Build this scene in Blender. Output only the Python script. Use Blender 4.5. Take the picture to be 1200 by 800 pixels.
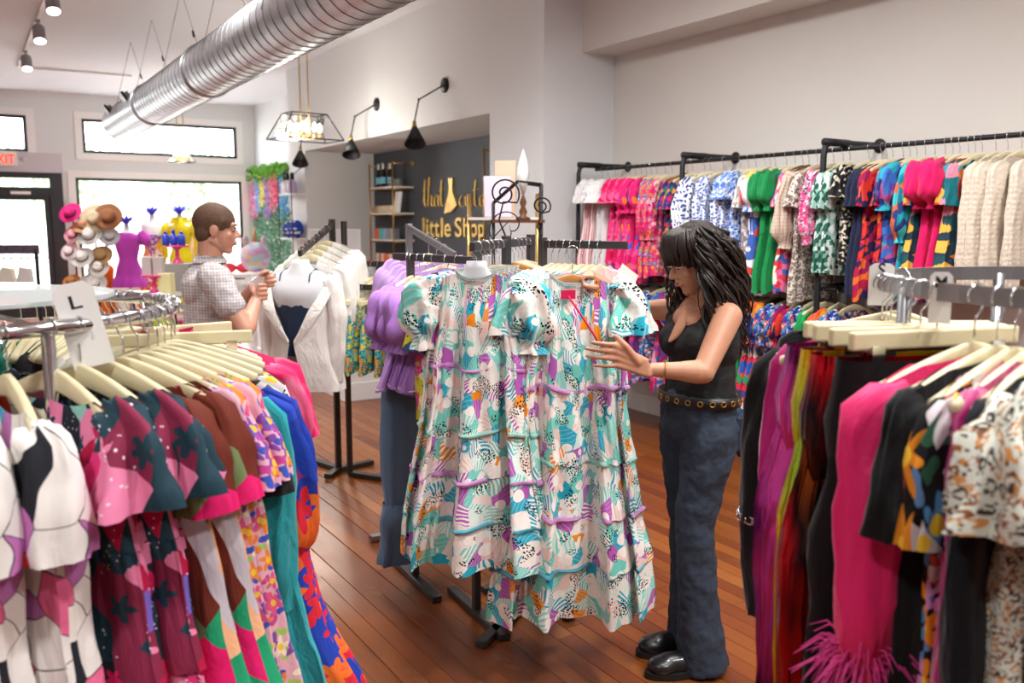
import bpy, bmesh, math, random
from mathutils import Vector, Matrix, noise
random.seed(7)
R = math.radians
PI = math.pi
for o in list(bpy.data.objects): bpy.data.objects.remove(o)
SC = bpy.context.scene
COL = SC.collection
# ---------------------------------------------------------------- camera
F_PX, CAM_H = 1020.0, 1.65
PITCH, YAW = math.atan(139 / 1020.0), R(32.27)
cam_d = bpy.data.cameras.new('camera')
cam = bpy.data.objects.new('camera', cam_d); COL.objects.link(cam)
cam.location = (0, 0, CAM_H); cam.rotation_euler = (PI / 2 - PITCH, 0, -YAW)
cam_d.sensor_width = 36; cam_d.lens = 36 * F_PX / 1200; cam_d.clip_start = 0.05; cam_d.clip_end = 200
cam_d.dof.use_dof = True; cam_d.dof.focus_distance = 3.05; cam_d.dof.aperture_fstop = 3.2
SC.camera = cam
# ---------------------------------------------------------------- world, exposure
W = bpy.data.worlds.new('world'); SC.world = W; W.use_nodes = True
bgn = W.node_tree.nodes['Background']; bgn.inputs[0].default_value = (0.93, 0.97, 1.0, 1); bgn.inputs[1].default_value = 11.0
vs = SC.view_settings
vs.view_transform = 'Standard'; vs.look = 'None'; vs.gamma = 1; vs.exposure = 0.4
try: vs.use_curve_mapping = False
except Exception: pass
# ---------------------------------------------------------------- projection helpers (photo pixel -> place)
FW = Vector((math.sin(YAW) * math.cos(PITCH), math.cos(YAW) * math.cos(PITCH), -math.sin(PITCH)))
RT = Vector((math.cos(YAW), -math.sin(YAW), 0)); UP = RT.cross(FW); FH = Vector((math.sin(YAW), math.cos(YAW), 0))
CAMP = Vector((0, 0, CAM_H))
def ray(x, y): return FW + RT * ((x - 600) / F_PX) - UP * ((y - 400) / F_PX)
def at(x, y, D): r = ray(x, y); return CAMP + r * (D / r.dot(FH))
def onX(x, y, X): r = ray(x, y); return CAMP + r * (X / r.x)
def onY(x, y, Y): r = ray(x, y); return CAMP + r * (Y / r.y)
def onz(x, y, z): r = ray(x, y); return CAMP + r * ((z - CAM_H) / r.z)
# ---------------------------------------------------------------- mesh helpers
class MB:
    def __init__(s): s.v = []; s.f = []; s.uv = []; s.mi = []
    def add(s, vs, fs, uvs=None, mi=0):
        b = len(s.v); s.v += [tuple(p) for p in vs]
        for k, f in enumerate(fs):
            s.f.append(tuple(i + b for i in f)); s.mi.append(mi)
            s.uv.append(uvs[k] if uvs else [(vs[i][0] + vs[i][1], vs[i][2]) for i in f])
        return s
    def box(s, c, d, rz=0, M=None, mi=0):
        hx, hy, hz = d[0] / 2, d[1] / 2, d[2] / 2
        P = [Vector((x * hx, y * hy, z * hz)) for z in (-1, 1) for y in (-1, 1) for x in (-1, 1)]
        if M is None: M = Matrix.Rotation(rz, 3, 'Z')
        P = [M @ p + Vector(c) for p in P]
        return s.add(P, [(0, 2, 3, 1), (4, 5, 7, 6), (0, 1, 5, 4), (2, 6, 7, 3), (0, 4, 6, 2), (1, 3, 7, 5)], mi=mi)
    def bar(s, a, b, w, h=None, up=(0, 0, 1), mi=0):
        a, b = Vector(a), Vector(b); d = (b - a); L = d.length; d.normalize(); u = Vector(up)
        if abs(d.dot(u)) > .95: u = Vector((1, 0, 0))
        sx = d.cross(u).normalized(); sz = sx.cross(d)
        M = Matrix((sx, d, sz)).transposed()
        return s.box((a + b) / 2, (w, L, h or w), M=M, mi=mi)
    def grid(s, rows, closed=True, us=None, vsc=None, mi=0, cap0=False, cap1=False):
        n = len(rows[0]); vs = [p for r in rows for p in r]; fs = []; uv = []
        if us is None: us = 1.0
        for i in range(len(rows) - 1):
            for j in range(n if closed else n - 1):
                k = (j + 1) % n
                fs.append((i * n + j, i * n + k, (i + 1) * n + k, (i + 1) * n + j))
                v0 = vsc[i] if vsc else i / (len(rows) - 1); v1 = vsc[i + 1] if vsc else (i + 1) / (len(rows) - 1)
                a0, a1 = (us[j], us[j + 1]) if isinstance(us, list) else (us * j / n, us * (j + 1) / n)
                uv.append([(a0, v0), (a1, v0), (a1, v1), (a0, v1)])
        if cap0: fs.append(tuple(range(n - 1, -1, -1))); uv.append([(0, 0)] * n)
        if cap1: fs.append(tuple((len(rows) - 1) * n + j for j in range(n))); uv.append([(0, 1)] * n)
        return s.add(vs, fs, uv, mi)
    def tube(s, pts, r, seg=8, caps=True, flat=1.0, ref=None, mi=0):
        pts = [Vector(p) for p in pts]; n = len(pts)
        rs = r if isinstance(r, (list, tuple)) else [r] * n
        rows = []; vv = [0]
        prev = None
        for i in range(n):
            t = (pts[min(i + 1, n - 1)] - pts[max(i - 1, 0)]).normalized()
            if prev is None:
                u = Vector(ref) if ref else (Vector((0, 0, 1)) if abs(t.z) < .9 else Vector((0, 1, 0)))
            else: u = prev
            u = (u - t * u.dot(t)).normalized(); w = t.cross(u); prev = u
            rows.append([pts[i] + (u * math.cos(2 * PI * k / seg) + w * math.sin(2 * PI * k / seg) * flat) * rs[i] for k in range(seg)])
            if i: vv.append(vv[-1] + (pts[i] - pts[i - 1]).length)
        return s.grid(rows, True, 2 * PI * max(rs), vv, mi, caps, caps)
    def lathe(s, prof, seg=20, c=(0, 0, 0), M=None, cap0=True, cap1=True, mi=0):
        M = M or Matrix.Identity(3); c = Vector(c); rows = []
        for r, z in prof: rows.append([c + M @ Vector((r * math.cos(2 * PI * k / seg), r * math.sin(2 * PI * k / seg), z)) for k in range(seg)])
        return s.grid(rows, True, 1, None, mi, cap0, cap1)
    def ball(s, c, r, seg=16, ring=10, M=None):
        if not isinstance(r, (tuple, list)): r = (r, r, r)
        M = M or Matrix.Identity(3); c = Vector(c); rows = []
        for i in range(ring + 1):
            a = PI * i / ring - PI / 2
            rows.append([c + M @ Vector((r[0] * math.cos(a) * math.cos(2 * PI * k / seg), r[1] * math.cos(a) * math.sin(2 * PI * k / seg), r[2] * math.sin(a))) for k in range(seg)])
        return s.grid(rows, True, 1, None)
    def prism(s, poly, a0, a1, axis='y', mi=0):
        n = len(poly)
        f = {'y': lambda p, t: (p[0], t, p[1]), 'x': lambda p, t: (t, p[0], p[1]), 'z': lambda p, t: (p[0], p[1], t)}[axis]
        vs = [f(p, a0) for p in poly] + [f(p, a1) for p in poly]
        fs = [tuple(range(n)), tuple(range(2 * n - 1, n - 1, -1))] + [(i, i + n, (i + 1) % n + n, (i + 1) % n) for i in range(n)]
        return s.add(vs, fs, mi=mi)
    def build(s, name, mat, parent=None, smooth=False, bevel=0, off=None):
        me = bpy.data.meshes.new(name)
        if off is not None: s.v = [tuple(Vector(p) - Vector(off)) for p in s.v]
        me.from_pydata(s.v, [], s.f)
        ul = me.uv_layers.new(name='UVMap')
        flat = []
        for u in s.uv:
            for q in u: flat += [q[0], q[1]]
        ul.data.foreach_set('uv', flat)
        for m in (mat if isinstance(mat, (list, tuple)) else [mat]): me.materials.append(m)
        me.polygons.foreach_set('material_index', s.mi)
        if smooth: me.polygons.foreach_set('use_smooth', [True] * len(me.polygons))
        me.update()
        o = bpy.data.objects.new(name, me); COL.objects.link(o)
        if parent: o.parent = parent
        if bevel:
            b = o.modifiers.new('bevel', 'BEVEL'); b.width = bevel; b.segments = 2; b.limit_method = 'ANGLE'
        return o
def tag(o, label, cat, group=None):
    o['label'] = label; o['category'] = cat
    if group: o['group'] = group
    return o
def thing(name, label, cat, loc=(0, 0, 0), rz=0, group=None):
    o = bpy.data.objects.new(name, None); COL.objects.link(o); o.empty_display_size = .05
    o.location = loc; o.rotation_euler = (0, 0, rz)
    return tag(o, label, cat, group)
def struct(o): o['kind'] = 'structure'; return o
KIDS = {}
def kids(o):
    return [c for c in COL.objects if c.parent == o]
def dup(root, loc=None, rz=None, label=None, group=None):
    r = root.copy(); COL.objects.link(r)
    if loc is not None: r.location = loc
    if rz is not None: r.rotation_euler = (0, 0, rz)
    if label: r['label'] = label
    if group: r['group'] = group
    if root not in KIDS: KIDS[root] = [(c, kids(c)) for c in kids(root)]
    for ch, gs in KIDS[root]:
        c = ch.copy(); COL.objects.link(c); c.parent = r
        for g in gs:
            d = g.copy(); COL.objects.link(d); d.parent = c
    return r
def lerp(a, b, t): return a + (b - a) * t
def pl(prof, v):
    if v <= prof[0][0]: return prof[0][1]
    for (a, x), (b, y) in zip(prof, prof[1:]):
        if v <= b: t = (v - a) / (b - a); t = t * t * (3 - 2 * t); return x + (y - x) * t
    return prof[-1][1]
# ---------------------------------------------------------------- materials
def C(h):
    h = h.lstrip('#'); v = [int(h[i:i + 2], 16) / 255 for i in (0, 2, 4)]
    return tuple(((x / 12.92) if x <= .04045 else ((x + .055) / 1.055) ** 2.4) for x in v) + (1,)
class NT:
    def __init__(s, name, rough=.6, metal=0):
        s.m = bpy.data.materials.new(name); s.m.use_nodes = True; s.t = s.m.node_tree
        s.b = s.t.nodes['Principled BSDF']; s.b.inputs['Roughness'].default_value = rough; s.b.inputs['Metallic'].default_value = metal
        s.uv = s.t.nodes.new('ShaderNodeTexCoord')
        s.co = s.uv.outputs['UV']
    def n(s, typ, **k):
        nd = s.t.nodes.new('ShaderNode' + typ)
        for a, v in k.items():
            if hasattr(nd, a) and not a[0].isupper(): setattr(nd, a, v)
            else: s.set(nd.inputs[a.replace('_', ' ')], v)
        return nd
    def set(s, sock, v):
        if isinstance(v, bpy.types.NodeSocket): s.t.links.new(v, sock)
        elif isinstance(v, str): sock.default_value = C(v)
        else: sock.default_value = v
    def ma(s, op, a, b=0.0, c=0.0):
        nd = s.t.nodes.new('ShaderNodeMath'); nd.operation = op
        for i, v in enumerate((a, b, c)): s.set(nd.inputs[i], v)
        return nd.outputs[0]
    def vm(s, op, a, b=(0, 0, 0)):
        nd = s.t.nodes.new('ShaderNodeVectorMath'); nd.operation = op
        s.set(nd.inputs[0], a)
        if op == 'SCALE': s.set(nd.inputs['Scale'], b)
        else: s.set(nd.inputs[1], b)
        return nd.outputs[0]
    def mix(s, f, a, b, mode='MIX'):
        nd = s.t.nodes.new('ShaderNodeMix'); nd.data_type = 'RGBA'; nd.blend_type = mode
        s.set(nd.inputs[0], f); s.set(nd.inputs[6], a); s.set(nd.inputs[7], b)
        return nd.outputs[2]
    def noi(s, co, sc, det=2, out='Fac', rough=.5, dist=0):
        nd = s.n('TexNoise'); s.set(nd.inputs['Vector'], co); nd.inputs['Scale'].default_value = sc
        nd.inputs['Detail'].default_value = det; nd.inputs['Roughness'].default_value = rough; nd.inputs['Distortion'].default_value = dist
        return nd.outputs[out]
    def vor(s, co, sc, rnd=1, feat='F1', dim='2D'):
        nd = s.n('TexVoronoi'); nd.voronoi_dimensions = dim; nd.feature = feat
        s.set(nd.inputs['Vector'], co); nd.inputs['Scale'].default_value = sc; nd.inputs['Randomness'].default_value = rnd
        return nd
    def sep(s, v): nd = s.n('SeparateXYZ'); s.set(nd.inputs[0], v); return nd.outputs
    def ramp(s, f, cols, const=True):
        nd = s.n('ValToRGB'); cr = nd.color_ramp; cr.interpolation = 'CONSTANT' if const else 'LINEAR'
        st = [(c if isinstance(c, tuple) else (c, 1)) for c in cols]
        tot = sum(w for _, w in st) if const else len(st) - 1
        p = 0
        for i, (c, w) in enumerate(st):
            e = cr.elements[0] if i == 0 else (cr.elements[1] if i == 1 else cr.elements.new(min(1, p / tot)))
            e.position = min(1, p / tot); e.color = C(c); p += w if const else 1
        s.set(nd.inputs[0], f); return nd.outputs[0]
    def warp(s, co, sc, amt):
        nz = s.n('TexNoise'); s.set(nz.inputs['Vector'], co); nz.inputs['Scale'].default_value = sc; nz.inputs['Detail'].default_value = 1
        d = s.vm('SUBTRACT', nz.outputs['Color'], (.5, .5, .5)); d = s.vm('SCALE', d, amt)
        return s.vm('ADD', co, d)
    def bump(s, h, st=.3, dist=.01):
        nd = s.n('Bump'); nd.inputs['Strength'].default_value = st; nd.inputs['Distance'].default_value = dist
        s.set(nd.inputs['Height'], h); s.t.links.new(nd.outputs[0], s.b.inputs['Normal'])
    def col(s, c): s.set(s.b.inputs['Base Color'], c); return s
    def flower(s, co, sc, r, pet=5, rnd=1.0):
        v = s.vor(co, sc, rnd); d = s.vm('SUBTRACT', co, v.outputs['Position']); x = s.sep(d)
        cell = s.sep(v.outputs['Color'])
        th = s.ma('ARCTAN2', x[1], x[0]); th = s.ma('MULTIPLY_ADD', cell[1], 6.28, th)
        pr = s.ma('MULTIPLY_ADD', s.ma('COSINE', s.ma('MULTIPLY', th, pet)), .3 * r, .7 * r)
        pr = s.ma('MULTIPLY', pr, s.ma('MULTIPLY_ADD', cell[2], .5, .65))
        return s.ma('LESS_THAN', v.outputs['Distance'], pr), cell[0], s.ma('LESS_THAN', v.outputs['Distance'], .22 * r)
def wrinkle(t, st=.35):
    a = t.noi(t.vm('MULTIPLY', t.co, (1, .3, 1)), 17, 4, rough=.6, dist=.6); t.bump(a, min(1, st * 1.7), .016)
MATS = {}
def mat(name, fn):
    if name not in MATS: MATS[name] = fn(name)
    return MATS[name]
def plain(name, col, rough=.5, metal=0, var=0, vsc=8, bump=0, bsc=40, spec=None, coat=0):
    def f(nm):
        t = NT(nm, rough, metal); oc = t.uv.outputs['Object']
        if var:
            nz = t.noi(oc, vsc, 3); t.col(t.mix(t.ma('MULTIPLY', nz, var), col, '#000000'))
        else: t.col(col)
        if bump: t.bump(t.noi(oc, bsc, 3), bump, .01)
        if spec is not None: t.b.inputs['Specular IOR Level'].default_value = spec
        if coat: t.b.inputs['Coat Weight'].default_value = coat
        return t.m
    return mat(name, f)
def cloth(name, col, rough=.85, sheen=.15, st=.35):
    def f(nm):
        t = NT(nm, rough); nz = t.noi(t.vm('MULTIPLY', t.co, (1, .3, 1)), 14, 2)
        t.col(t.mix(t.ma('MULTIPLY', nz, .14), col, '#000000')); t.b.inputs['Sheen Weight'].default_value = sheen; wrinkle(t, st)
        t.b.inputs['Specular IOR Level'].default_value = .25
        return t.m
    return mat(name, f)
def patch(name, cols, sc=10, warp=.06, wsc=8, lines=None, lw=.02, rough=.75, dots=None, dsc=60, dr=.25, flw=None, fsc=14, fr=.45):
    """print of irregular colour patches, with optional outlines, dot clusters and flowers"""
    def f(nm):
        t = NT(nm, rough); co = t.warp(t.co, wsc, warp)
        v = t.vor(co, sc); c = t.ramp(t.sep(v.outputs['Color'])[0], cols)
        if lines:
            e = t.vor(co, sc, 1, 'DISTANCE_TO_EDGE'); c = t.mix(t.ma('LESS_THAN', e.outputs['Distance'], lw), c, lines)
        if flw:
            m, k, ce = t.flower(t.co, fsc, fr, 5); c = t.mix(m, c, t.ramp(k, flw))
        if dots:
            d = t.vor(t.co, dsc); msk = t.ma('GREATER_THAN', t.noi(t.co, 9, 1), .56)
            c = t.mix(t.ma('MULTIPLY', t.ma('LESS_THAN', d.outputs['Distance'], dr), msk), c, dots)
        t.col(c); wrinkle(t); t.b.inputs['Specular IOR Level'].default_value = .25
        return t.m
    return mat(name, f)
def floral(name, base, fl, leaf=None, sc=18, r=.5, pet=5, rough=.75, centre='#f3c83c', l2=1.7):
    def f(nm):
        t = NT(nm, rough); c = t.mix(0, base, base)
        if leaf:
            m, k, ce = t.flower(t.vm('ADD', t.warp(t.co, 20, .02), (.37, .11, 0)), sc * l2, .5, 2); c = t.mix(m, c, t.ramp(k, leaf))
        m, k, ce = t.flower(t.warp(t.co, 20, .012), sc, r, pet); c = t.mix(m, c, t.ramp(k, fl))
        if centre: c = t.mix(ce, c, centre)
        t.col(c); wrinkle(t); t.b.inputs['Specular IOR Level'].default_value = .25
        return t.m
    return mat(name, f)
def dots(name, base, fl, sc=60, r=.35, rnd=1, rough=.75):
    def f(nm):
        t = NT(nm, rough); v = t.vor(t.warp(t.co, 40, .006), sc, rnd)
        t.col(t.mix(t.ma('LESS_THAN', v.outputs['Distance'], r), base, t.ramp(t.sep(v.outputs['Color'])[0], fl))); wrinkle(t)
        return t.m
    return mat(name, f)
def tropical(name):
    """off-white cotton with brushed aqua, turquoise, orchid and orange leaves and black speckles"""
    def f(nm):
        t = NT(nm, .8); co = t.warp(t.co, 9, .06); v = t.vor(co, 18); k = t.sep(v.outputs['Color'])
        d = t.sep(t.vm('SUBTRACT', co, v.outputs['Position'])); an = t.ma('MULTIPLY', k[1], 6.28)
        q = t.ma('ADD', t.ma('MULTIPLY', d[0], t.ma('COSINE', an)), t.ma('MULTIPLY', d[1], t.ma('SINE', an)))
        st = t.ma('SINE', t.ma('ADD', t.ma('MULTIPLY', q, 420), t.ma('MULTIPLY', t.noi(t.co, 12, 2), 7)))
        pal = t.ramp(k[0], [('#eddcd4', 1.1), ('#74d0c4', 2.4), ('#efe6df', .8), ('#2aacc6', 2.0), ('#efcfc6', 1.2), ('#b45fb6', 1.5), ('#dcefe8', .9), ('#ec8f20', .9), ('#93ddd2', 1.8)])
        lo = t.mix(.25, pal, '#f0e9e3')
        thr = t.ma('MULTIPLY_ADD', k[2], 1.5, -1.2)
        c = t.mix(t.ma('GREATER_THAN', st, thr), t.mix(t.ma('GREATER_THAN', k[2], .6), lo, '#f4eee8'), pal)
        fl = t.vor(t.warp(t.vm('ADD', t.co, (.31, .77, 0)), 9, .04), 14); kk = t.sep(fl.outputs['Color'])
        msk = t.ma('LESS_THAN', fl.outputs['Distance'], t.ma('MULTIPLY_ADD', kk[0], .42, -.02))
        fan = t.sep(t.vm('SUBTRACT', t.co, fl.outputs['Position']))
        an2 = t.ma('SINE', t.ma('MULTIPLY', t.ma('ARCTAN2', fan[1], fan[0]), 11))
        fc = t.mix(t.ma('GREATER_THAN', an2, -.1), '#f6efe9', t.ramp(kk[1], ['#2aa9c6', '#b65ab8', '#f09a28', '#7fd8cb', '#b65ab8', '#2aa9c6']))
        c = t.mix(msk, c, fc)
        dt = t.vor(t.co, 110); dm = t.ma('GREATER_THAN', t.noi(t.co, 11, 1), .60)
        c = t.mix(t.ma('MULTIPLY', t.ma('LESS_THAN', dt.outputs['Distance'], .33), dm), c, '#15161b')
        t.col(c); wrinkle(t, .4); t.b.inputs['Specular IOR Level'].default_value = .2
        return t.m
    return mat(name, f)
def leopard(name, base='#cfd2c6', sp=('#8a4f22', '#3a2a20', '#c98a4a')):
    def f(nm):
        t = NT(nm, .75); co = t.warp(t.co, 60, .012); v = t.vor(co, 62)
        ring = t.ma('MULTIPLY', t.ma('LESS_THAN', v.outputs['Distance'], .46), t.ma('GREATER_THAN', v.outputs['Distance'], .2))
        ring = t.ma('MULTIPLY', ring, t.ma('GREATER_THAN', t.noi(t.co, 90, 1), .44))
        c = t.mix(ring, base, t.ramp(t.sep(v.outputs['Color'])[0], list(sp)))
        v2 = t.vor(t.vm('ADD', co, (.5, .2, 0)), 95); c = t.mix(t.ma('LESS_THAN', v2.outputs['Distance'], .16), c, '#4a3527')
        t.col(c); wrinkle(t); return t.m
    return mat(name, f)
def foil(name, cols):
    def f(nm):
        t = NT(nm, .2, .8); nz = t.noi(t.vm('MULTIPLY', t.co, (1, .5, 1)), 5, 2)
        t.col(t.ramp(nz, cols, False)); t.bump(t.noi(t.vm('MULTIPLY', t.co, (3, .25, 1)), 9, 2), .9, .03)
        return t.m
    return mat(name, f)
def plaid(name, base, bands):
    def f(nm):
        t = NT(nm, .85); x = t.sep(t.co); c = t.mix(0, base, base)
        for per, off, wd, cc, op in bands:
            for ax in (0, 1):
                fr = t.ma('FRACT', t.ma('MULTIPLY_ADD', x[ax], 1 / per, off)); m = t.ma('MULTIPLY', t.ma('LESS_THAN', fr, wd), op)
                c = t.mix(m, c, cc)
        t.col(c); wrinkle(t); return t.m
    return mat(name, f)
def denim(name, col, dark):
    def f(nm):
        t = NT(nm, .85); oc = t.uv.outputs['Object']
        c = t.mix(t.noi(t.vm('MULTIPLY', oc, (1, 1, .25)), 9, 4, rough=.65), dark, col)
        c = t.mix(t.ma('MULTIPLY', t.noi(oc, 200, 2), .13), c, '#8fa4bc')
        t.col(c); t.bump(t.noi(oc, 30, 3), .3, .01); return t.m
    return mat(name, f)
def quilt(name, col):
    def f(nm):
        t = NT(nm, .9); v = t.vor(t.co, 40, .4, 'SMOOTH_F1'); t.col(t.mix(t.ma('MULTIPLY', v.outputs['Distance'], .35), col, '#6d6052'))
        t.bump(t.ma('SUBTRACT', 1.0, v.outputs['Distance']), .7, .008); return t.m
    return mat(name, f)
def glow(name, col, st):
    def f(nm):
        t = NT(nm); t.col(col); t.set(t.b.inputs['Emission Color'], col); t.b.inputs['Emission Strength'].default_value = st; return t.m
    return mat(name, f)
def glass(name, tint='#ffffff', refl=.08, op=0.0, opc='#ffffff'):
    def f(nm):
        m = bpy.data.materials.new(nm); m.use_nodes = True; nt = m.node_tree; nt.nodes.clear()
        out = nt.nodes.new('ShaderNodeOutputMaterial'); tr = nt.nodes.new('ShaderNodeBsdfTransparent'); gl = nt.nodes.new('ShaderNodeBsdfGlossy')
        tr.inputs[0].default_value = C(tint); gl.inputs['Roughness'].default_value = .03
        mx = nt.nodes.new('ShaderNodeMixShader'); mx.inputs[0].default_value = refl
        nt.links.new(tr.outputs[0], mx.inputs[1]); nt.links.new(gl.outputs[0], mx.inputs[2]); last = mx.outputs[0]
        if op:
            df = nt.nodes.new('ShaderNodeBsdfDiffuse'); df.inputs[0].default_value = C(opc); m2 = nt.nodes.new('ShaderNodeMixShader'); m2.inputs[0].default_value = op
            nt.links.new(last, m2.inputs[1]); nt.links.new(df.outputs[0], m2.inputs[2]); last = m2.outputs[0]
        nt.links.new(last, out.inputs[0]); return m
    return mat(name, f)
WALL = plain('wall_paint', '#d8d4ce', .7, bump=.06, bsc=30, var=.05, vsc=2)
WALLW = plain('wall_paint_white', '#dfe2e4', .7, bump=.05, bsc=30, var=.03, vsc=2)
CEIL = plain('ceiling_paint', '#dfe1e8', .8, bump=.05, bsc=12)
TRIMW = plain('white_trim', '#efeeee', .45)
BLK = plain('black_steel', '#26262a', .5, .5, bump=.08, bsc=90)
GUN = plain('gunmetal_steel', '#4b4a4c', .42, .6, bump=.05, bsc=90)
CHR = plain('chrome', '#d6d8db', .12, 1)
STEEL = plain('brushed_steel', '#9a9b9e', .3, .9)
CREAM = plain('cream_hanger_wood', '#e4d9b2', .5, var=.06, vsc=20)
NATW = plain('honey_hanger_wood', '#c2803f', .45, var=.25, vsc=14)
DARKW = plain('brown_wood', '#6f4423', .5, var=.3, vsc=12)
BRASS = plain('brass', '#c09a55', .28, .9)
WHITE = plain('white_plastic', '#eeeeee', .4)
PAPER = plain('paper_white', '#f3f2f0', .8)
INK = plain('black_ink', '#161616', .7)

def mesh_text(name, s, p0, p1, hgt, matl, parent, o_, M3):
    cu_ = bpy.data.curves.new('tmp', 'FONT'); cu_.body = s; cu_.size = 1; cu_.extrude = .02; cu_.offset = .012; ob = bpy.data.objects.new('tmp', cu_); COL.objects.link(ob)
    dg = bpy.context.evaluated_depsgraph_get(); me = bpy.data.meshes.new_from_object(ob.evaluated_get(dg)); bpy.data.objects.remove(ob); bpy.data.curves.remove(cu_)
    xs_ = [v.co.x for v in me.vertices]; ys_ = [v.co.y for v in me.vertices]; W_ = max(xs_) - min(xs_)
    for v in me.vertices:
        q = Vector(((v.co.x - min(xs_)) / W_, v.co.y * hgt, v.co.z)); v.co = M3(q) - o_
    me.materials.clear(); me.materials.append(matl); o = bpy.data.objects.new(name, me); COL.objects.link(o); o.parent = parent; return o
# ---------------------------------------------------------------- the room
H, YF, XR, XA, XB = 3.87, 17.3, 5.0, 4.25, 5.3
XL, YN = -4.2, -3.2
def sbox(name, a, b, m, bevel=0, parent=None):
    o = MB().box([(a[i] + b[i]) / 2 for i in range(3)], [b[i] - a[i] for i in range(3)]).build(name, m, parent, bevel=bevel)
    return o if parent else struct(o)
def floor_mat(nm):
    t = NT(nm, .28); oc = t.uv.outputs['Object']
    inf = t.n('ObjectInfo').outputs['Random']
    g = t.noi(t.vm('MULTIPLY', oc, (38, 1.6, 1)), 1.6, 5, rough=.6, dist=.4)
    c = t.ramp(inf, ['#7d3f17', '#8d4a1b', '#9a561f', '#8a4519', '#a66126', '#b5713a'], False)
    c = t.mix(t.ma('MULTIPLY', g, .6), c, '#56260e')
    c = t.mix(t.ma('MULTIPLY', t.ma('GREATER_THAN', t.noi(oc, 3.1, 6, rough=.7), .6), .12), c, '#b98250')
    t.col(c); r = t.ma('MULTIPLY_ADD', t.noi(oc, 5, 4), .25, .2); t.set(t.b.inputs['Roughness'], r)
    t.bump(g, .08, .004); return t.m
FLM = mat('floor_boards', floor_mat)
def floor_far(nm):
    t = NT(nm, .3); oc = t.uv.outputs['Object']; x = t.sep(oc)
    k = t.ma('FLOOR', t.ma('MULTIPLY', x[0], 1 / .083)); wn = t.n('TexWhiteNoise'); wn.noise_dimensions = '1D'; t.set(wn.inputs['W'], k)
    c = t.ramp(wn.outputs[0], ['#7d3f17', '#9a561f', '#8a4519', '#a66126'], False)
    e = t.ma('LESS_THAN', t.ma('FRACT', t.ma('MULTIPLY', x[0], 1 / .083)), .03)
    c = t.mix(t.ma('MULTIPLY', t.noi(t.vm('MULTIPLY', oc, (38, 1.6, 1)), 1.6, 4), .7), c, '#4a1d0a')
    t.col(t.mix(e, c, '#200d05')); return t.m
FLB = mat('floor_base', floor_far)
flo = sbox('floor', (XL, YN, -.1), (XB + .1, YF, -.004), FLB)
pw = .083; plank_me = {}
cnt = 0
for i in range(int(.35 / pw), int(4.35 / pw)):
    x = (i + .5) * pw
    yy = 1.1 + random.random() * 1.2 - .9
    ymax = 8.2
    while yy < ymax and cnt < 296:
        L = random.choice((1.4, 1.9, 2.4, 2.9))
        y1 = yy + L
        # only boards that the view takes in
        c0 = (Vector((x, min(y1, 9), 0)) - CAMP); sx = c0.dot(RT) / max(.1, c0.dot(FH))
        if y1 > 1.3 and -.3 < sx < .7:
            if L not in plank_me:
                o = MB().box((0, 0, -.006), (pw - .0022, L - .002, .012)).build('plank', FLM, flo, bevel=.0012); plank_me[L] = o.data
            else:
                o = bpy.data.objects.new('plank', plank_me[L]); COL.objects.link(o); o.parent = flo
                b = o.modifiers.new('bevel', 'BEVEL'); b.width = .0012; b.segments = 1; b.limit_method = 'ANGLE'
            o.location = (x, yy + L / 2, .0 + random.random() * .0008); cnt += 1
        yy = y1
sbox('ceiling', (XL, YN, H), (XB + .1, YF, H + .1), CEIL)
sbox('wall_left', (XL - .1, YN, 0), (XL, YF, H), WALLW)
sbox('wall_near', (XL, YN - .1, 0), (XB, YN, H), WALLW)
sbox('wall_right', (XR, YN, 0), (XR + .12, 6.23, H), WALL)
sbox('wall_right_end', (XR, 12.95, 0), (XR + .12, YF, H), WALLW)
# boxed-out wall with the alcove
sbox('wall_pier', (XA, 6.23, 0), (XB, 7.12, H), WALLW)
sbox('wall_header', (XA, 7.12, 2.66), (XB, 12.25, H), WALLW)
sbox('wall_pier_end', (XA, 12.25, 0), (XB, 12.95, H), WALLW)
ACC = mat('charcoal_textured_panel', lambda nm: (lambda t: (t.col(t.mix(t.ma('MULTIPLY', t.noi(t.vm('MULTIPLY', t.uv.outputs['Object'], (1, 60, 3)), 3, 3), .5), '#4d535c', '#2d3138')), t.bump(t.noi(t.vm('MULTIPLY', t.uv.outputs['Object'], (1, 80, 4)), 4, 3), .4, .01), t.m)[-1])(NT(nm, .6)))
sbox('wall_alcove', (XB, 7.0, 0), (XB + .1, 12.4, 2.7), ACC)
sbox('trim_1', (4.65, YN, 3.1), (XR, 6.23, H), WALL)          # soffit beam over the wall racks
for n, a, b in (('baseboard_right', (XR - .018, YN, 0), (XR, 6.23, .16)), ('baseboard_pier', (XA - .018, 6.2, 0), (XA, 7.12, .16)), ('baseboard_pier_side', (XA, 6.212, 0), (XR, 6.23, .16)), ('baseboard_pier_end', (XA - .018, 12.25, 0), (XA, 12.95, .16))):
    sbox(n, a, b, TRIMW, .004)
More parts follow.
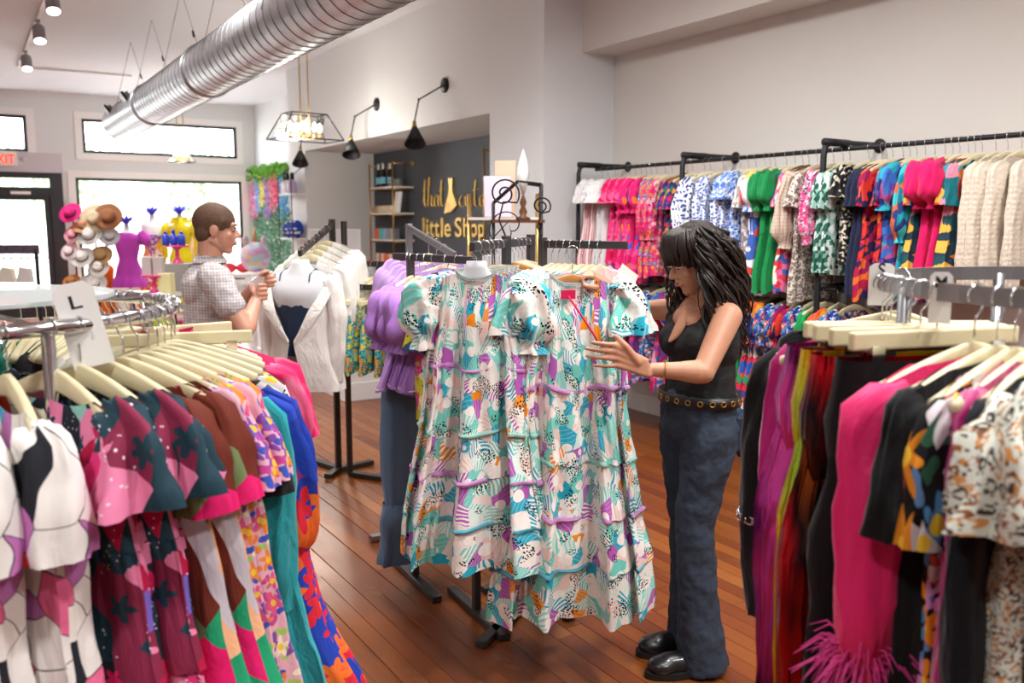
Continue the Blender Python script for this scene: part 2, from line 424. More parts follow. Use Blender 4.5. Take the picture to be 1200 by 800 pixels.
# storefront wall with its openings
GL = glass('window_glass', '#ffffff', .05)
def Pz(x, y): p = onY(x, y, YF); return p.x, p.z
ops = []
def rect(x0, y0, x1, y1):
    a = onY(x0, y0, YF); b = onY(x1, y1, YF); return (a.x, b.z, b.x, a.z)
tw1 = rect(95, 139, 278, 189); tw0 = rect(-60, 130, 33, 178); mw = rect(88, 208, 288, 345)
tw1 = (tw1[0], onY(95, 179, YF).z, tw1[2], tw1[3]); mw = (mw[0], .55, mw[2], mw[3])
dr = (onY(-120, 200, YF).x, 0.0, onY(72, 203, YF).x, onY(72, 203, YF).z)
ops = [tw0, tw1, mw, dr]
xs = sorted(set([XL, XR] + [v for o in ops for v in (o[0], o[2])])); zs = sorted(set([0, H] + [v for o in ops for v in (o[1], o[3])]))
wm = MB()
for x0, x1 in zip(xs, xs[1:]):
    for z0, z1 in zip(zs, zs[1:]):
        cx, cz = (x0 + x1) / 2, (z0 + z1) / 2
        if not any(o[0] < cx < o[2] and o[1] < cz < o[3] for o in ops):
            wm.box((cx, YF + .1, cz), (x1 - x0, .2, z1 - z0))
struct(wm.build('wall_storefront', WALLW))
FRM = plain('dark_window_frame', '#2f3436', .5, .3)
DRM = plain('dark_door_frame', '#35373c', .5, .3)
def window(n, o, fw=.05, cas=.12):
    x0, z0, x1, z1 = o
    m = MB()
    for a, b in (((x0, z0), (x1, z0)), ((x0, z1), (x1, z1))): m.box(((x0 + x1) / 2, YF + .03, a[1] + (fw / 2 if a[1] == z0 else -fw / 2)), (x1 - x0, .07, fw))
    for x in (x0 + fw / 2, x1 - fw / 2): m.box((x, YF + .03, (z0 + z1) / 2), (fw, .0698, z1 - z0 - 2 * fw))
    w = struct(m.build('window_%d' % n, FRM))
    MB().box(((x0 + x1) / 2, YF + .035, (z0 + z1) / 2), (x1 - x0 - fw * 2, .008, z1 - z0 - fw * 2)).build('pane', GL, w)
    c = MB()
    c.box(((x0 + x1) / 2, YF - .012, z1 + cas / 2), (x1 - x0 + 2 * cas, .024, cas)); c.box(((x0 + x1) / 2, YF - .012, z0 - cas / 2), (x1 - x0 + 2 * cas, .024, cas))
    for x in (x0 - cas / 2, x1 + cas / 2): c.box((x, YF - .012, (z0 + z1) / 2), (cas, .024, z1 - z0))
    c.build('casing', TRIMW, w, bevel=.004)
window(1, tw0); window(2, tw1); window(3, mw)
dx0, _, dx1, dz1 = dr
dm = MB(); fw = .1
dt = onY(40, 220, YF).z
for x in (dx0 + fw, dx1 - fw): dm.box((x, YF, dz1 / 2), (2 * fw, .14, dz1))
dm.box(((dx0 + dx1) / 2, YF, dz1 - .05), (dx1 - dx0 - 4 * fw, .139, .1))
dm.box(((dx0 + dx1) / 2, YF, dt - .06), (dx1 - dx0 - 4 * fw, .138, .14))
door = struct(dm.build('door_1', DRM))
lf = MB(); lx0, lx1, lz = dx0 + 2 * fw, dx1 - 2 * fw, dt - .13
for x in (lx0 + .05, lx1 - .05): lf.box((x, YF, lz / 2), (.1, .05, lz))
lf.box(((lx0 + lx1) / 2, YF, .12), (lx1 - lx0 - .2, .049, .24)); lf.box(((lx0 + lx1) / 2, YF, lz - .04), (lx1 - lx0 - .2, .049, .08))
lf.build('door_leaf', DRM, door)
MB().box(((lx0 + lx1) / 2, YF + .01, lz / 2), (lx1 - lx0 - .2, .008, lz - .1)).build('pane', GL, door)
MB().box(((lx0 + lx1) / 2, YF + .01, (dt + dz1) / 2), (lx1 - lx0, .008, dz1 - dt)).build('pane', GL, door)
MB().bar((lx0 + .1, YF - .06, 1.05), (lx1 - .1, YF - .06, 1.05), .03).build('push_bar', STEEL, door)
cl = MB().box((lx1 - .45, YF - .05, dt - .09), (.3, .07, .05)); cl.bar((lx1 - .4, YF - .06, dt - .06), (lx1 - .2, YF - .03, dt + .02), .015); cl.build('door_closer', WHITE, door)
hd = onY(72, 180, YF); sbox('trim_2', (dx0 - .2, YF - .04, dz1), (dx1 + .02, YF, onY(72, 180, YF).z), plain('lavender_grey_trim', '#cfcad2', .6))
# street beyond the glass
sbox('ground_outside', (-30, YF + .2, -.25), (40, 60, -.15), plain('pale_pavement', '#b9b6b0', .9, var=.2, vsc=1))
# ---------------------------------------------------------------- hangers (local origin = centre of the rail)
HZ0, HZD, HHW = -.078, .066, .205
def hz(x): return HZ0 - HZD * (min(abs(x), .3) / HHW) ** 1.25
def hook_mb(drop=.05, r=.02):
    pts = []
    for k in range(13):
        a = R(-25) + R(230) * k / 12
        pts.append((r * math.cos(a), 0, r * math.sin(a) - .002))
    pts = [(p[0] if True else 0, p[1], p[2]) for p in pts]
    pts += [(-r * .55, 0, -r * 1.35), (0, 0, -r * 1.9), (0, 0, HZ0 + .005 - (drop - .05))]
    return MB().tube(pts, .0019, 6)
def hanger_body(hw=HHW, th=.013):
    n = 22; rows = []; vv = []
    for i in range(n + 1):
        x = -hw + 2 * hw * i / n; z = hz(x); e = abs(x) / hw
        hh = lerp(.044, .024, e) * (1 if 0 < i < n else .6); t = th * (1 + .5 * e)
        y0 = -.012 * e * e
        rows.append([Vector((x, y0 + yy * t / 2, z + zz)) for yy, zz in ((-1, -.004), (-.6, 0), (.6, 0), (1, -.004), (1, -hh + .004), (.6, -hh), (-.6, -hh), (-1, -hh + .004))])
        vv.append(x)
    return MB().grid(rows, True, .1, vv, 0, True, True)
HANG = {}
def make_hanger(kind):
    if kind in ('cream', 'honey', 'brown'):
        r = thing('clothes_hanger', 'x', 'hanger'); m = {'cream': CREAM, 'honey': NATW, 'brown': DARKW}[kind]
        hanger_body().build('hanger_body', m, r, True); hook_mb().build('hook', CHR, r, True)
    elif kind in ('clip', 'clipnat'):
        r = thing('clip_hanger', 'x', 'hanger')
        MB().box((0, 0, -.082), (.36, .016, .032)).build('hanger_bar', CREAM, r, bevel=.004)
        hook_mb(.055).build('hook', CHR, r, True)
        for s in (-1, 1):
            m = MB().box((s * .13, .011, -.115), (.026, .003, .05)).box((s * .13, -.011, -.115), (.026, .003, .05)).box((s * .13, 0, -.1), (.02, .022, .006))
            m.tube([(s * .13 - .012, 0, -.105), (s * .13 + .012, 0, -.105)], .005, 8); m.build('clip', CHR, r)
    return r
def hanger(kind, loc, rz, label, group):
    if kind not in HANG:
        h = make_hanger(kind); HANG[kind] = h; h.location = loc; h.rotation_euler = (0, 0, rz); h['label'] = label; h['group'] = group; return h
    return dup(HANG[kind], loc, rz, label, group)
# ---------------------------------------------------------------- garments
def body_fn(L, prof, t, neck, folds, amp, ph, topz=None, thp=None, hemw=.012):
    nw, nf, nb = neck
    def P(v, th):
        c, s = math.cos(th), math.sin(th)
        w = pl(prof, v); cx = math.copysign(abs(c) ** .75, c); sy = math.copysign(abs(s) ** .8, s)
        x = w * cx
        w0 = prof[0][1]; x0 = w0 * cx
        if topz is None:
            top = hz(x0) + .004
            if abs(x0) < nw: q = 1 - (x0 / nw) ** 2; top -= (nf if s < 0 else nb) * q
        else: top = topz
        tt = (pl(thp, v) if thp else t * min(1, .35 + v * 2.2))
        fo = amp * min(1.25, v * 1.6) * (math.sin(folds * th + ph + 1.3 * v) + .5 * math.sin((folds * 2 + 1) * th + 2.1 * ph - v))
        y = tt * sy + fo * (.25 + .75 * abs(s))
        x += fo * .35 * c
        z = lerp(top, -L + hemw * math.sin(3 * th + ph), v)
        return Vector((x, y, z))
    return P
def crumple(p, a=.006, sc=9.0, k=0):
    q = Vector((p.x * sc + k, p.y * sc * 1.4, p.z * sc * .55 + k)); n = noise.noise_vector(q); n2 = noise.noise_vector(q * 2.7)
    return p + Vector((n.x * .8, n.y * 1.2, n.z * .4)) * a + Vector((n2.x, n2.y, 0)) * (a * .45)
def shell(P, v0, v1, rows, cols, us, L, gather=0, gf=34):
    R_ = []; vv = []
    for i in range(rows + 1):
        v = lerp(v0, v1, i / rows); row = []
        g = gather * math.exp(-3.5 * i / rows)
        for j in range(cols):
            th = 2 * PI * j / cols; p = P(v, th)
            if gather: p = p + Vector((math.cos(th), math.sin(th), 0)) * (g * math.sin(gf * th) + gather * 1.3 * (i / rows) ** 1.5 * (1 + .3 * math.sin(5 * th)))
            dn = noise.noise(Vector((math.cos(th) * 3.2 + L * 5, math.sin(th) * 3.2, v * 2.2))) * .020 * min(1, v * 1.8); row.append(crumple(p + Vector((math.cos(th) * .4, math.sin(th), 0)) * dn, .010 * min(1, v * 3), 9.0, L * 7))
        R_.append(row); vv.append(-v * L)
    lr = [P(.7, 2 * PI * j / cols) for j in range(cols + 1)]; cu_ = [0.0]
    for a, b in zip(lr, lr[1:]): cu_.append(cu_[-1] + (b - a).length)
    return MB().grid(R_, True, cu_, vv)
def sleeve_mb(path, radii, flat=.6, seg=44, sub=4, gath=.0, gf=9, ph=0):
    pts = []; rs = []
    for (a, b), (r0, r1) in zip(zip(path, path[1:]), zip(radii, radii[1:])):
        for k in range(sub): t = k / sub; pts.append(Vector(a).lerp(Vector(b), t)); tt = t * t * (3 - 2 * t); rs.append(lerp(r0, r1, tt))
    pts.append(Vector(path[-1])); rs.append(radii[-1])
    rows = []; vv = [0]; n = len(pts)
    for i in range(n):
        t = (pts[min(i + 1, n - 1)] - pts[max(0, i - 1)]).normalized(); Y = Vector((0, 1, 0)); Nn = Y.cross(t).normalized()
        row = []
        for k in range(seg):
            a = 2 * PI * k / seg; rr = rs[i] * (1 + gath * math.sin(gf * a + ph + .25 * i) + gath * .5 * math.sin((gf + 4) * a - .4 * i) + min(1, gath * 11) * (.2 * noise.noise(Vector((math.cos(a) * 2.2 + ph * 3, math.sin(a) * 2.2, i * .1 + path[-1][2] * 9))) + .13 * noise.noise(Vector((math.cos(a) * 5.5, math.sin(a) * 5.5 + ph, i * .14)))))
            rr *= 1 + (1 - math.sin(PI * i / (n - 1))) * min(.06, gath * .5) * math.sin(17 * a + ph)
            row.append(crumple(pts[i] + Nn * (rr * math.cos(a)) + Y * (rr * flat * math.sin(a)), .016, 11.0, ph * 3 + path[-1][2] * 9))
        rows.append(row)
        if i: vv.append(vv[-1] - (pts[i] - pts[i - 1]).length)
    return MB().grid(rows, True, 2 * PI * max(radii) * .8, vv)
def add_sleeves(root, kind, w, smat, flat, seg=18, cuff=None, sl=.6, sub=3, big=1.0, seed=0):
    z0 = hz(w)
    for s in (-1, 1):
        X = lambda v: s * v
        gath = .05; cz = None
        if kind == 'puff':
            pa = [(X(w * .78), 0, z0 - .02), (X(w - .01), 0, z0 - .02), (X(w + .03), 0, z0 - .06), (X(w + .04), 0, z0 - .14), (X(w + .03), 0, z0 - .205), (X(w + .028), 0, z0 - .235)]
            ra = [.04, .052, .066 * big, .072 * big, .042, .056]; gath = .12
        elif kind == 'short':
            pa = [(X(w * .78), 0, z0 - .03), (X(w - .01), 0, z0 - .05), (X(w + .015), 0, z0 - .13), (X(w + .025), 0, z0 - .22)]; ra = [.045, .058, .062, .07]; gath = .07
        elif kind == 'flutter':
            pa = [(X(w * .78), 0, z0), (X(w), 0, z0 - .01), (X(w + .03), 0, z0 - .07), (X(w + .035), 0, z0 - .16)]; ra = [.03, .046, .066, .088]; gath = .24
        elif kind == 'long':
            pa = [(X(w * .78), 0, z0 - .03), (X(w - .01), 0, z0 - .05), (X(w + .01), 0, z0 - .2), (X(w + .01), 0, z0 - .2 - sl * .4), (X(w), 0, z0 - sl)]; ra = [.045, .06, .058, .052, .045]; gath = .05
        elif kind == 'bishop':
            pa = [(X(w * .78), 0, z0 - .03), (X(w - .01), 0, z0 - .04), (X(w + .025), 0, z0 - .2), (X(w + .025), 0, z0 - sl * .8), (X(w + .01), 0, z0 - sl), (X(w + .01), 0, z0 - sl - .02)]; ra = [.045, .062, .068, .07, .04, .048]; gath = .11
        sm = sleeve_mb(pa, ra, flat, 44, 5 if kind == 'puff' else 4, gath, 6 if kind != 'flutter' else 5, s * (1 + .37 * seed))
        so = sm.build('sleeve', smat, root, True)
        if cuff:
            e = Vector(pa[-1]); MB().tube([e + Vector((0, 0, .012)), e + Vector((0, 0, -.018))], ra[-1] * 1.02, 14, False, 1).build('cuff', cuff, so, True)
def garment(name, cat, m, L=.8, w=.19, hem=.26, waist=None, t=.03, neck=(.125, .04, .02), folds=8, amp=.010, sleeve=None, smat=None, cuff=None,
            collar=None, tiers=(), trims=(), cols=48, rows=14, seed=0, flat=.55, sl=.6, prof=None, thp=None, bodice=.38, lapel=None, lining=None, big=1.0, gather=.004):
    root = thing(name, 'x', cat); ph = seed * 1.7
    if prof is None:
        prof = [(0, w), (.12, w * 1.0), (bodice, waist or lerp(w, hem, .3)), (1, hem)]
    P = body_fn(L, prof, t, neck, folds, amp, ph, thp=thp); us = 4.2 * prof[-1][1]
    cuts = [0] + list(tiers) + [1]
    for i, (a, b) in enumerate(zip(cuts, cuts[1:])):
        nm = 'bodice' if i == 0 and tiers else ('body' if not tiers else 'tier')
        shell(P, a, b, max(3, int(rows * (b - a) + 2)), cols, us, L, gather if i else 0).build(nm, m, root, True)
    for k, (v, tm) in enumerate(trims):
        rr = [[P(vv, 2 * PI * j / cols) + Vector((math.cos(2 * PI * j / cols) * o, math.sin(2 * PI * j / cols) * o, 0)) for j in range(cols)] for vv, o in ((v - .006, .002), (v - .002, .008), (v + .006, .009), (v + .010, .002))]
        MB().grid(rr, True, us, None).build('trim', tm, root, True)
    if sleeve: add_sleeves(root, sleeve, w, smat or m, flat, 18, cuff, sl, 3, big, seed)
    if collar and neck[0] < .1:
        nw = neck[0]; rows_ = []
        for dz, o in ((-.006, 0), (.012, .004), (.022, .004)):
            row = []
            for j in range(20):
                th = 2 * PI * j / 20; c, s = math.cos(th), math.sin(th); x = nw * 1.02 * c
                dip = (neck[1] if s < 0 else neck[2]) * (1 - c * c)
                row.append(Vector((x + o * c, (.022 + o) * s, hz(x) - dip + dz)))
            rows_.append(row)
        MB().grid(rows_, True, .4, None).build('collar', collar, root, True)
    if lapel:
        for s in (-1, 1):
            pts = []
            for k in range(7):
                q = k / 6; z = lerp(hz(.07) + .012, -L * .52, q); x = s * lerp(.075, .01, q); wd = .055 * math.sin(PI * min(1, .25 + q * .8)) + .012
                yy = -t * min(1, .5 + q) - .012
                pts.append([Vector((x, yy - .006, z)), Vector((x + s * wd, yy + .003, z - .02))])
            MB().grid(pts, False, .06, None).build('lapel', lapel, root, True)
    return root
def skirt(name, cat, m, L=.55, w=.16, hem=.25, t=.03, folds=9, amp=.012, seed=0, band=None, cols=48, rows=10, tiers=(), top=-.112, gather=.004):
    root = thing(name, 'x', cat)
    P = body_fn(L, [(0, w), (.15, lerp(w, hem, .25)), (1, hem)], t, (0, 0, 0), folds, amp, seed * 1.3, topz=top); us = 4.2 * hem
    cuts = [0] + list(tiers) + [1]
    for i, (a, b) in enumerate(zip(cuts, cuts[1:])): shell(P, a, b, max(3, int(rows * (b - a) + 2)), cols, us, L, gather if i else 0).build('panel' if not tiers else 'tier', m, root, True)
    rr = [[P(v, 2 * PI * j / cols) + Vector((0, .004 * math.sin(2 * PI * j / cols), 0)) for j in range(cols)] for v in (0, .03, .055)]
    MB().grid(rr, True, us, [0, -.015, -.03]).build('waistband', band or m, root, True)
    return root
def trousers(name, cat, m, L=1.0, w=.19, leg=.1, t=.035, seed=0, top=-.112, rise=.26, hemw=.12, amp=.006):
    root = thing(name, 'x', cat)
    P = body_fn(rise - top, [(0, w), (.5, w * 1.08), (1, w * .98)], t, (0, 0, 0), 5, amp, seed, topz=top, thp=[(0, t), (.55, t), (1, t * .55)]); shell(P, 0, 1, 5, 40, w * 4, rise).build('hip', m, root, True)
    rr = [[P(v, 2 * PI * j / 40) + Vector((0, .005 * math.sin(2 * PI * j / 40), 0)) for j in range(40)] for v in (0, .06, .13)]
    MB().grid(rr, True, w * 4, [0, -.02, -.04]).build('waistband', m, root, True)
    for s in (-1, 1):
        cx = s * w * .6; zt = -(rise - top) + .16
        pa = [(cx, 0, zt), (cx, 0, lerp(zt, -L, .25)), (cx * 1.02, 0, lerp(zt, -L, .6)), (cx * 1.08, 0, -L)]
        sleeve_mb(pa, [w * .42, leg, leg * .92, hemw], t / leg * 1.1, 22, 5, .05, 5, s + seed).build('leg', m, root, True)
    return root
# bust form: the translucent white moulded torso that some tops are shown on
FORM = glass('frosted_plastic', '#ffffff', .1, .72, '#eceff3')
def bust_form(loc, rz, label, group='moulded bust forms on the rails', kx=1.0, ky=1.0):
    r = thing('bust_form', label, 'bust form', loc, rz, group)
    prof = [(-.05, .045, .04), (-.075, .05, .045), (-.1, .075, .05), (-.125, .15, .058), (-.15, .185, .065), (-.2, .182, .085), (-.27, .17, .1), (-.34, .155, .095), (-.42, .14, .085), (-.5, .15, .09)]
    rows = [[Vector((kx * rx * math.copysign(abs(math.cos(a)) ** .85, math.cos(a)), ky * ry * math.sin(a) - (.02 * ky if -.3 < z < -.18 and math.sin(a) < 0 else 0), z)) for a in [2 * PI * k / 28 for k in range(28)]] for z, rx, ry in prof]
    MB().grid(rows, True, 1, None, 0, True, False).build('torso', FORM, r, True)
    hook_mb(.04).build('hook', CHR, r, True)
    return r
ORD = ['first', 'second', 'third', 'fourth', 'fifth', 'sixth', 'seventh', 'eighth', 'ninth', 'tenth', 'eleventh', 'twelfth']
PROTO = {}; BUILD = {}
def place(key, loc, rz, label, group, tilt=0):
    if key not in PROTO:
        g = BUILD[key](); PROTO[key] = g
        g.location = loc; g.rotation_euler = (0, 0, rz); g['label'] = label
        if group: g['group'] = group
        return g
    return dup(PROTO[key], loc, rz, label, group)
def hlab(nm, desc, o2, where):
    t = '%s of %s%s, %s' % (nm, desc, o2, where.replace('the ', ''))
    if len(t.replace(',', ' ').split()) > 16: t = t.replace(' wooden', '')
    if len(t.replace(',', ' ').split()) > 16: t = t.replace(' from the left', ' from left')
    return t
def fill_rail(entries, where, pos, group, hangk='cream'):
    """entries: (key, description, parameter[, hanger kind]); where: the words naming the rail; pos(param) -> (location, rz)"""
    n = {}
    for e in entries: n[e[1]] = n.get(e[1], 0) + 1
    seen = {}
    for e in entries:
        key, desc, par = e[:3]; hk = e[3] if len(e) > 3 else hangk; drop = e[4] if len(e) > 4 else 0
        seen[desc] = seen.get(desc, 0) + 1
        od = '' if n[desc] == 1 else (', %s of %s from left' % (ORD[seen[desc] - 1], {2: 'two', 3: 'three', 4: 'four', 5: 'five', 6: 'six'}.get(n[desc], 'several')))
        loc, rz = pos(par)
        place(key, loc - Vector((0, 0, drop)), rz, '%s%s on %s' % (desc, od, where), group)
        if hk:
            nm = {'cream': 'cream wooden hanger', 'honey': 'honey wooden hanger', 'brown': 'brown wooden hanger', 'clip': 'cream clip hanger'}[hk]
            o2 = '' if n[desc] == 1 else ', %s from left' % ORD[seen[desc] - 1]
            hanger(hk, loc, rz, hlab(nm, desc, o2, where), group.replace('garments', 'hangers'))
# ---------------------------------------------------------------- fabrics and garment kinds
def stripes(name, a, b, per=.02, ax=0, wd=.5):
    return plaid(name, a, [(per, 0, wd, b, 1.0)]) if ax == 2 else mat(name, lambda nm: (lambda t: (t.col(t.mix(t.ma('LESS_THAN', t.ma('FRACT', t.ma('MULTIPLY', t.sep(t.warp(t.co, 6, .01))[ax], 1 / per)), wd), a, b)), wrinkle(t), t.m)[-1])(NT(nm, .8)))
f_pinkstripe = stripes('pink_white_stripe', '#f2e6e4', '#dd8f98', .03)
f_lace = mat('white_lace', lambda nm: (lambda t: (t.col('#f2f1f2'), t.bump(t.vor(t.co, 70).outputs['Distance'], .8, .01), t.m)[-1])(NT(nm, .9)))
f_hot = patch('hot_pink_floral', ['#e0186a', '#ee3f86', '#d20f57', '#f56aa0'], 26, .03, 20)
f_pinkblk = patch('pink_blocks', [('#e21f74', 3), ('#f2762e', 1), ('#3a67c8', 1), ('#f04c93', 2), ('#c81a5c', 2), ('#e8a31f', .6)], 20, .01, 10)
f_pinkor = floral('pink_orange_floral', '#e5267a', ['#f58a3a', '#f7c6d8', '#3f73cc', '#f2545b', '#ef8fbb'], ['#c3155e', '#49a06a'], 24, .6)
f_dkmulti = patch('dark_multi_floral', ['#2a2f6b', '#d32f5a', '#2d7f5e', '#e68a2f', '#7b2d86', '#2a2f6b'], 34, .03, 16)
f_bdots = dots('white_blue_dots', '#eff1f6', ['#2c4a9c', '#34549f', '#2a3f86'], 40, .34)
f_bspk = dots('white_blue_speckle', '#edf0f5', ['#3d62b8', '#2c4a9c', '#7c9bd8'], 58, .4)
f_bfl = floral('blue_floral', '#dbe4f2', ['#3f6fc4', '#6d95dc', '#2b4a9e'], ['#8fb0e4', '#4a74c4'], 34, .65, centre=None)
f_grey = patch('grey_taupe_print', ['#cfc6c2', '#a89a98', '#e6e0dd', '#8b7f84'], 40, .03, 16)
f_bwr = patch('blue_white_red', [('#e9edf4', 3), ('#b9cdea', 3), ('#d8433f', 1.2), ('#3f62b6', 1.6), ('#f0c56a', .5)], 13, .03, 8)
f_green = cloth('kelly_green', '#0f8a49', st=.6)
f_check = plaid('beige_check', '#d8c9b8', [(.022, 0, .18, '#8f7d70', .6), (.022, .5, .08, '#b4584c', .5)])
f_beigep = floral('beige_vine_print', '#ddd2c6', ['#6b5f5c', '#8d7e78'], ['#a3948c', '#54494a'], 30, .6, 3, centre=None)
f_redm = patch('red_multi', ['#d93a4b', '#f0a05a', '#3e63b0', '#e46c9c', '#eee3d4'], 24, .03, 14)
f_pinkblack = floral('pink_black_floral', '#e9d7dc', ['#e8428c', '#f06aa8', '#ee5a9c'], ['#2c2c38', '#55505e'], 30, .75, 5, centre=None, l2=1.4)
f_grw = patch('green_white_leaf', ['#cfe0dc', '#2d6e5d', '#dbe8e4', '#1f5a4c', '#9fc4b8'], 34, .05, 20)
f_blkcr = patch('black_cream_speckle', ['#1b1b1e', '#dfd6c2', '#1b1b1e', '#26262a'], 70, .02, 30)
f_navy = cloth('navy_cloth', '#1d2440')
f_redmulti = patch('red_navy_floral', ['#a8163c', '#d0342c', '#35174a', '#e0662c', '#8e1850', '#20204a'], 24, .04, 14)
f_blup = patch('blue_violet_floral', ['#27408f', '#3f6cc0', '#6a3f96', '#1d2a5c', '#2aa0b4', '#b4508c'], 24, .04, 14)
f_tealm = patch('teal_multi', ['#1895a6', '#0f6f86', '#41bcc4', '#d06a44', '#2a3f7c'], 18, .04, 10)
f_hotpl = cloth('hot_pink_cloth', '#e01465', st=.7)
f_tealor = patch('teal_orange_print', ['#1c4a52', '#e07b2e', '#17707c', '#c93636', '#2a9aa8', '#e9b04a', '#233a4a', '#e58aa0'], 14, .05, 9)
f_quilt = quilt('cream_quilt', '#dbcfbf')
f_multi = patch('bright_multi_floral', ['#d8314a', '#2f5fc0', '#f0a13a', '#c84a9c', '#2c9a64', '#e85a30', '#f2d6dc', '#3c3f9c'], 22, .05, 12)
f_bluedk = floral('royal_blue_floral', '#243f9a', ['#e8e8f0', '#e05a6a', '#5a86d8'], ['#16265f', '#3f9a7a'], 30, .6)
f_green2 = cloth('bright_green', '#169a4c', st=.6)
f_pinkpur = patch('pink_purple_check', ['#cc3a78', '#7a3f8f', '#e8a0c0', '#3f74b8', '#a02048'], 22, .02, 10)
f_whteal = patch('white_teal_print', ['#eef2f2', '#57b8bc', '#e8eef0', '#e8a0b4', '#2f8f9a'], 22, .04, 12)
B = BUILD
B['pinkwhite'] = lambda: garment('ruffled_dress', 'dress', f_pinkstripe, .88, .17, .24, sleeve='flutter', smat=f_lace, collar=f_lace, seed=1, tiers=(.45,))
B['whitelace'] = lambda: garment('lace_dress', 'dress', f_lace, .9, .18, .23, sleeve='flutter', collar=f_lace, seed=2, tiers=(.5,))
B['hotfl'] = lambda: garment('floral_blouse', 'blouse', f_hot, .78, .19, .24, sleeve='flutter', collar=f_hot, seed=3, tiers=(.55,))
B['pinkblk'] = lambda: garment('block_print_dress', 'dress', f_pinkblk, .92, .19, .26, sleeve='puff', collar=f_hot, seed=4, tiers=(.42,))
B['pinkor'] = lambda: garment('floral_dress', 'dress', f_pinkor, .86, .19, .25, sleeve='bishop', sl=.42, collar=f_pinkor, seed=5, tiers=(.45,))
B['dkmulti'] = lambda: garment('floral_blouse', 'blouse', f_dkmulti, .62, .19, .22, sleeve='short', seed=6)
B['bdots'] = lambda: garment('dotted_blouse', 'blouse', f_bdots, .8, .2, .24, sleeve='bishop', sl=.5, collar=f_bdots, seed=7)
B['bspk'] = lambda: garment('speckled_dress', 'dress', f_bspk, .86, .2, .26, sleeve='bishop', sl=.48, collar=f_bspk, seed=8, tiers=(.5,))
B['bfl'] = lambda: garment('floral_dress', 'dress', f_bfl, .9, .19, .25, sleeve='flutter', seed=9, tiers=(.4, .7))
B['grey'] = lambda: garment('printed_dress', 'dress', f_grey, .92, .19, .22, sleeve='short', seed=10)
B['bwr'] = lambda: garment('printed_dress', 'dress', f_bwr, .9, .19, .24, sleeve='puff', seed=11, tiers=(.55,))
B['greenr'] = lambda: garment('ruffled_dress', 'dress', f_green, .9, .19, .25, sleeve='puff', big=1.25, collar=f_green, seed=12, tiers=(.2, .5))
B['redm'] = lambda: garment('printed_dress', 'dress', f_redm, .9, .18, .23, sleeve='short', seed=13)
B['check'] = lambda: garment('checked_blouse', 'blouse', f_check, .62, .2, .23, sleeve='bishop', sl=.45, collar=f_check, seed=14)
B['beigep'] = lambda: garment('printed_dress', 'dress', f_beigep, .95, .19, .23, sleeve='short', seed=15)
B['pinkblack'] = lambda: garment('puff_sleeve_blouse', 'blouse', f_pinkblack, .5, .2, .24, sleeve='bishop', sl=.42, collar=f_pinkblack, seed=16, amp=.016, big=1.3)
B['grw'] = lambda: garment('leaf_print_blouse', 'blouse', f_grw, .76, .22, .27, sleeve='short', collar=f_grw, seed=17)
B['blkcr'] = lambda: garment('ruffled_blouse', 'blouse', f_blkcr, .7, .2, .22, sleeve='flutter', seed=18)
B['navy'] = lambda: garment('navy_dress', 'dress', f_navy, .86, .2, .25, sleeve='short', collar=f_navy, seed=19)
B['redmulti'] = lambda: garment('floral_dress', 'dress', f_redmulti, .9, .2, .25, sleeve='short', seed=20, tiers=(.5,))
B['blup'] = lambda: garment('floral_dress', 'dress', f_blup, .92, .2, .25, sleeve='puff', seed=21, tiers=(.5,))
B['tealm'] = lambda: garment('printed_dress', 'dress', f_tealm, .88, .2, .25, sleeve='bishop', sl=.4, seed=22)
B['hotpuff'] = lambda: garment('puff_sleeve_dress', 'dress', f_hotpl, .86, .19, .22, sleeve='puff', big=1.55, collar=f_hotpl, seed=23, amp=.014)
B['tealor'] = lambda: garment('printed_dress', 'dress', f_tealor, .82, .2, .27, sleeve='short', collar=f_tealor, seed=24, tiers=(.6,))
B['quilt'] = lambda: garment('quilted_jacket', 'jacket', f_quilt, .72, .22, .26, t=.05, folds=3, amp=.006, sleeve='long', sl=.62, collar=f_quilt, flat=.8, seed=25)
B['multilong'] = lambda: garment('floral_dress', 'dress', f_multi, .88, .19, .25, sleeve='puff', seed=26, tiers=(.4, .7))
B['bluelong'] = lambda: garment('floral_dress', 'dress', f_bluedk, .8, .19, .24, sleeve='puff', seed=27, tiers=(.5,))
B['greenlong'] = lambda: garment('tiered_dress', 'dress', f_green2, .9, .19, .28, sleeve='short', seed=28, tiers=(.35, .65))
B['redlong'] = lambda: garment('floral_dress', 'dress', f_redmulti, .85, .19, .24, sleeve='puff', seed=29, tiers=(.5,))
B['pinkpur'] = lambda: garment('checked_dress', 'dress', f_pinkpur, .85, .19, .25, sleeve='puff', seed=30, tiers=(.45,))
B['whteal'] = lambda: garment('printed_dress', 'dress', f_whteal, .85, .19, .25, sleeve='flutter', seed=31, tiers=(.45,))
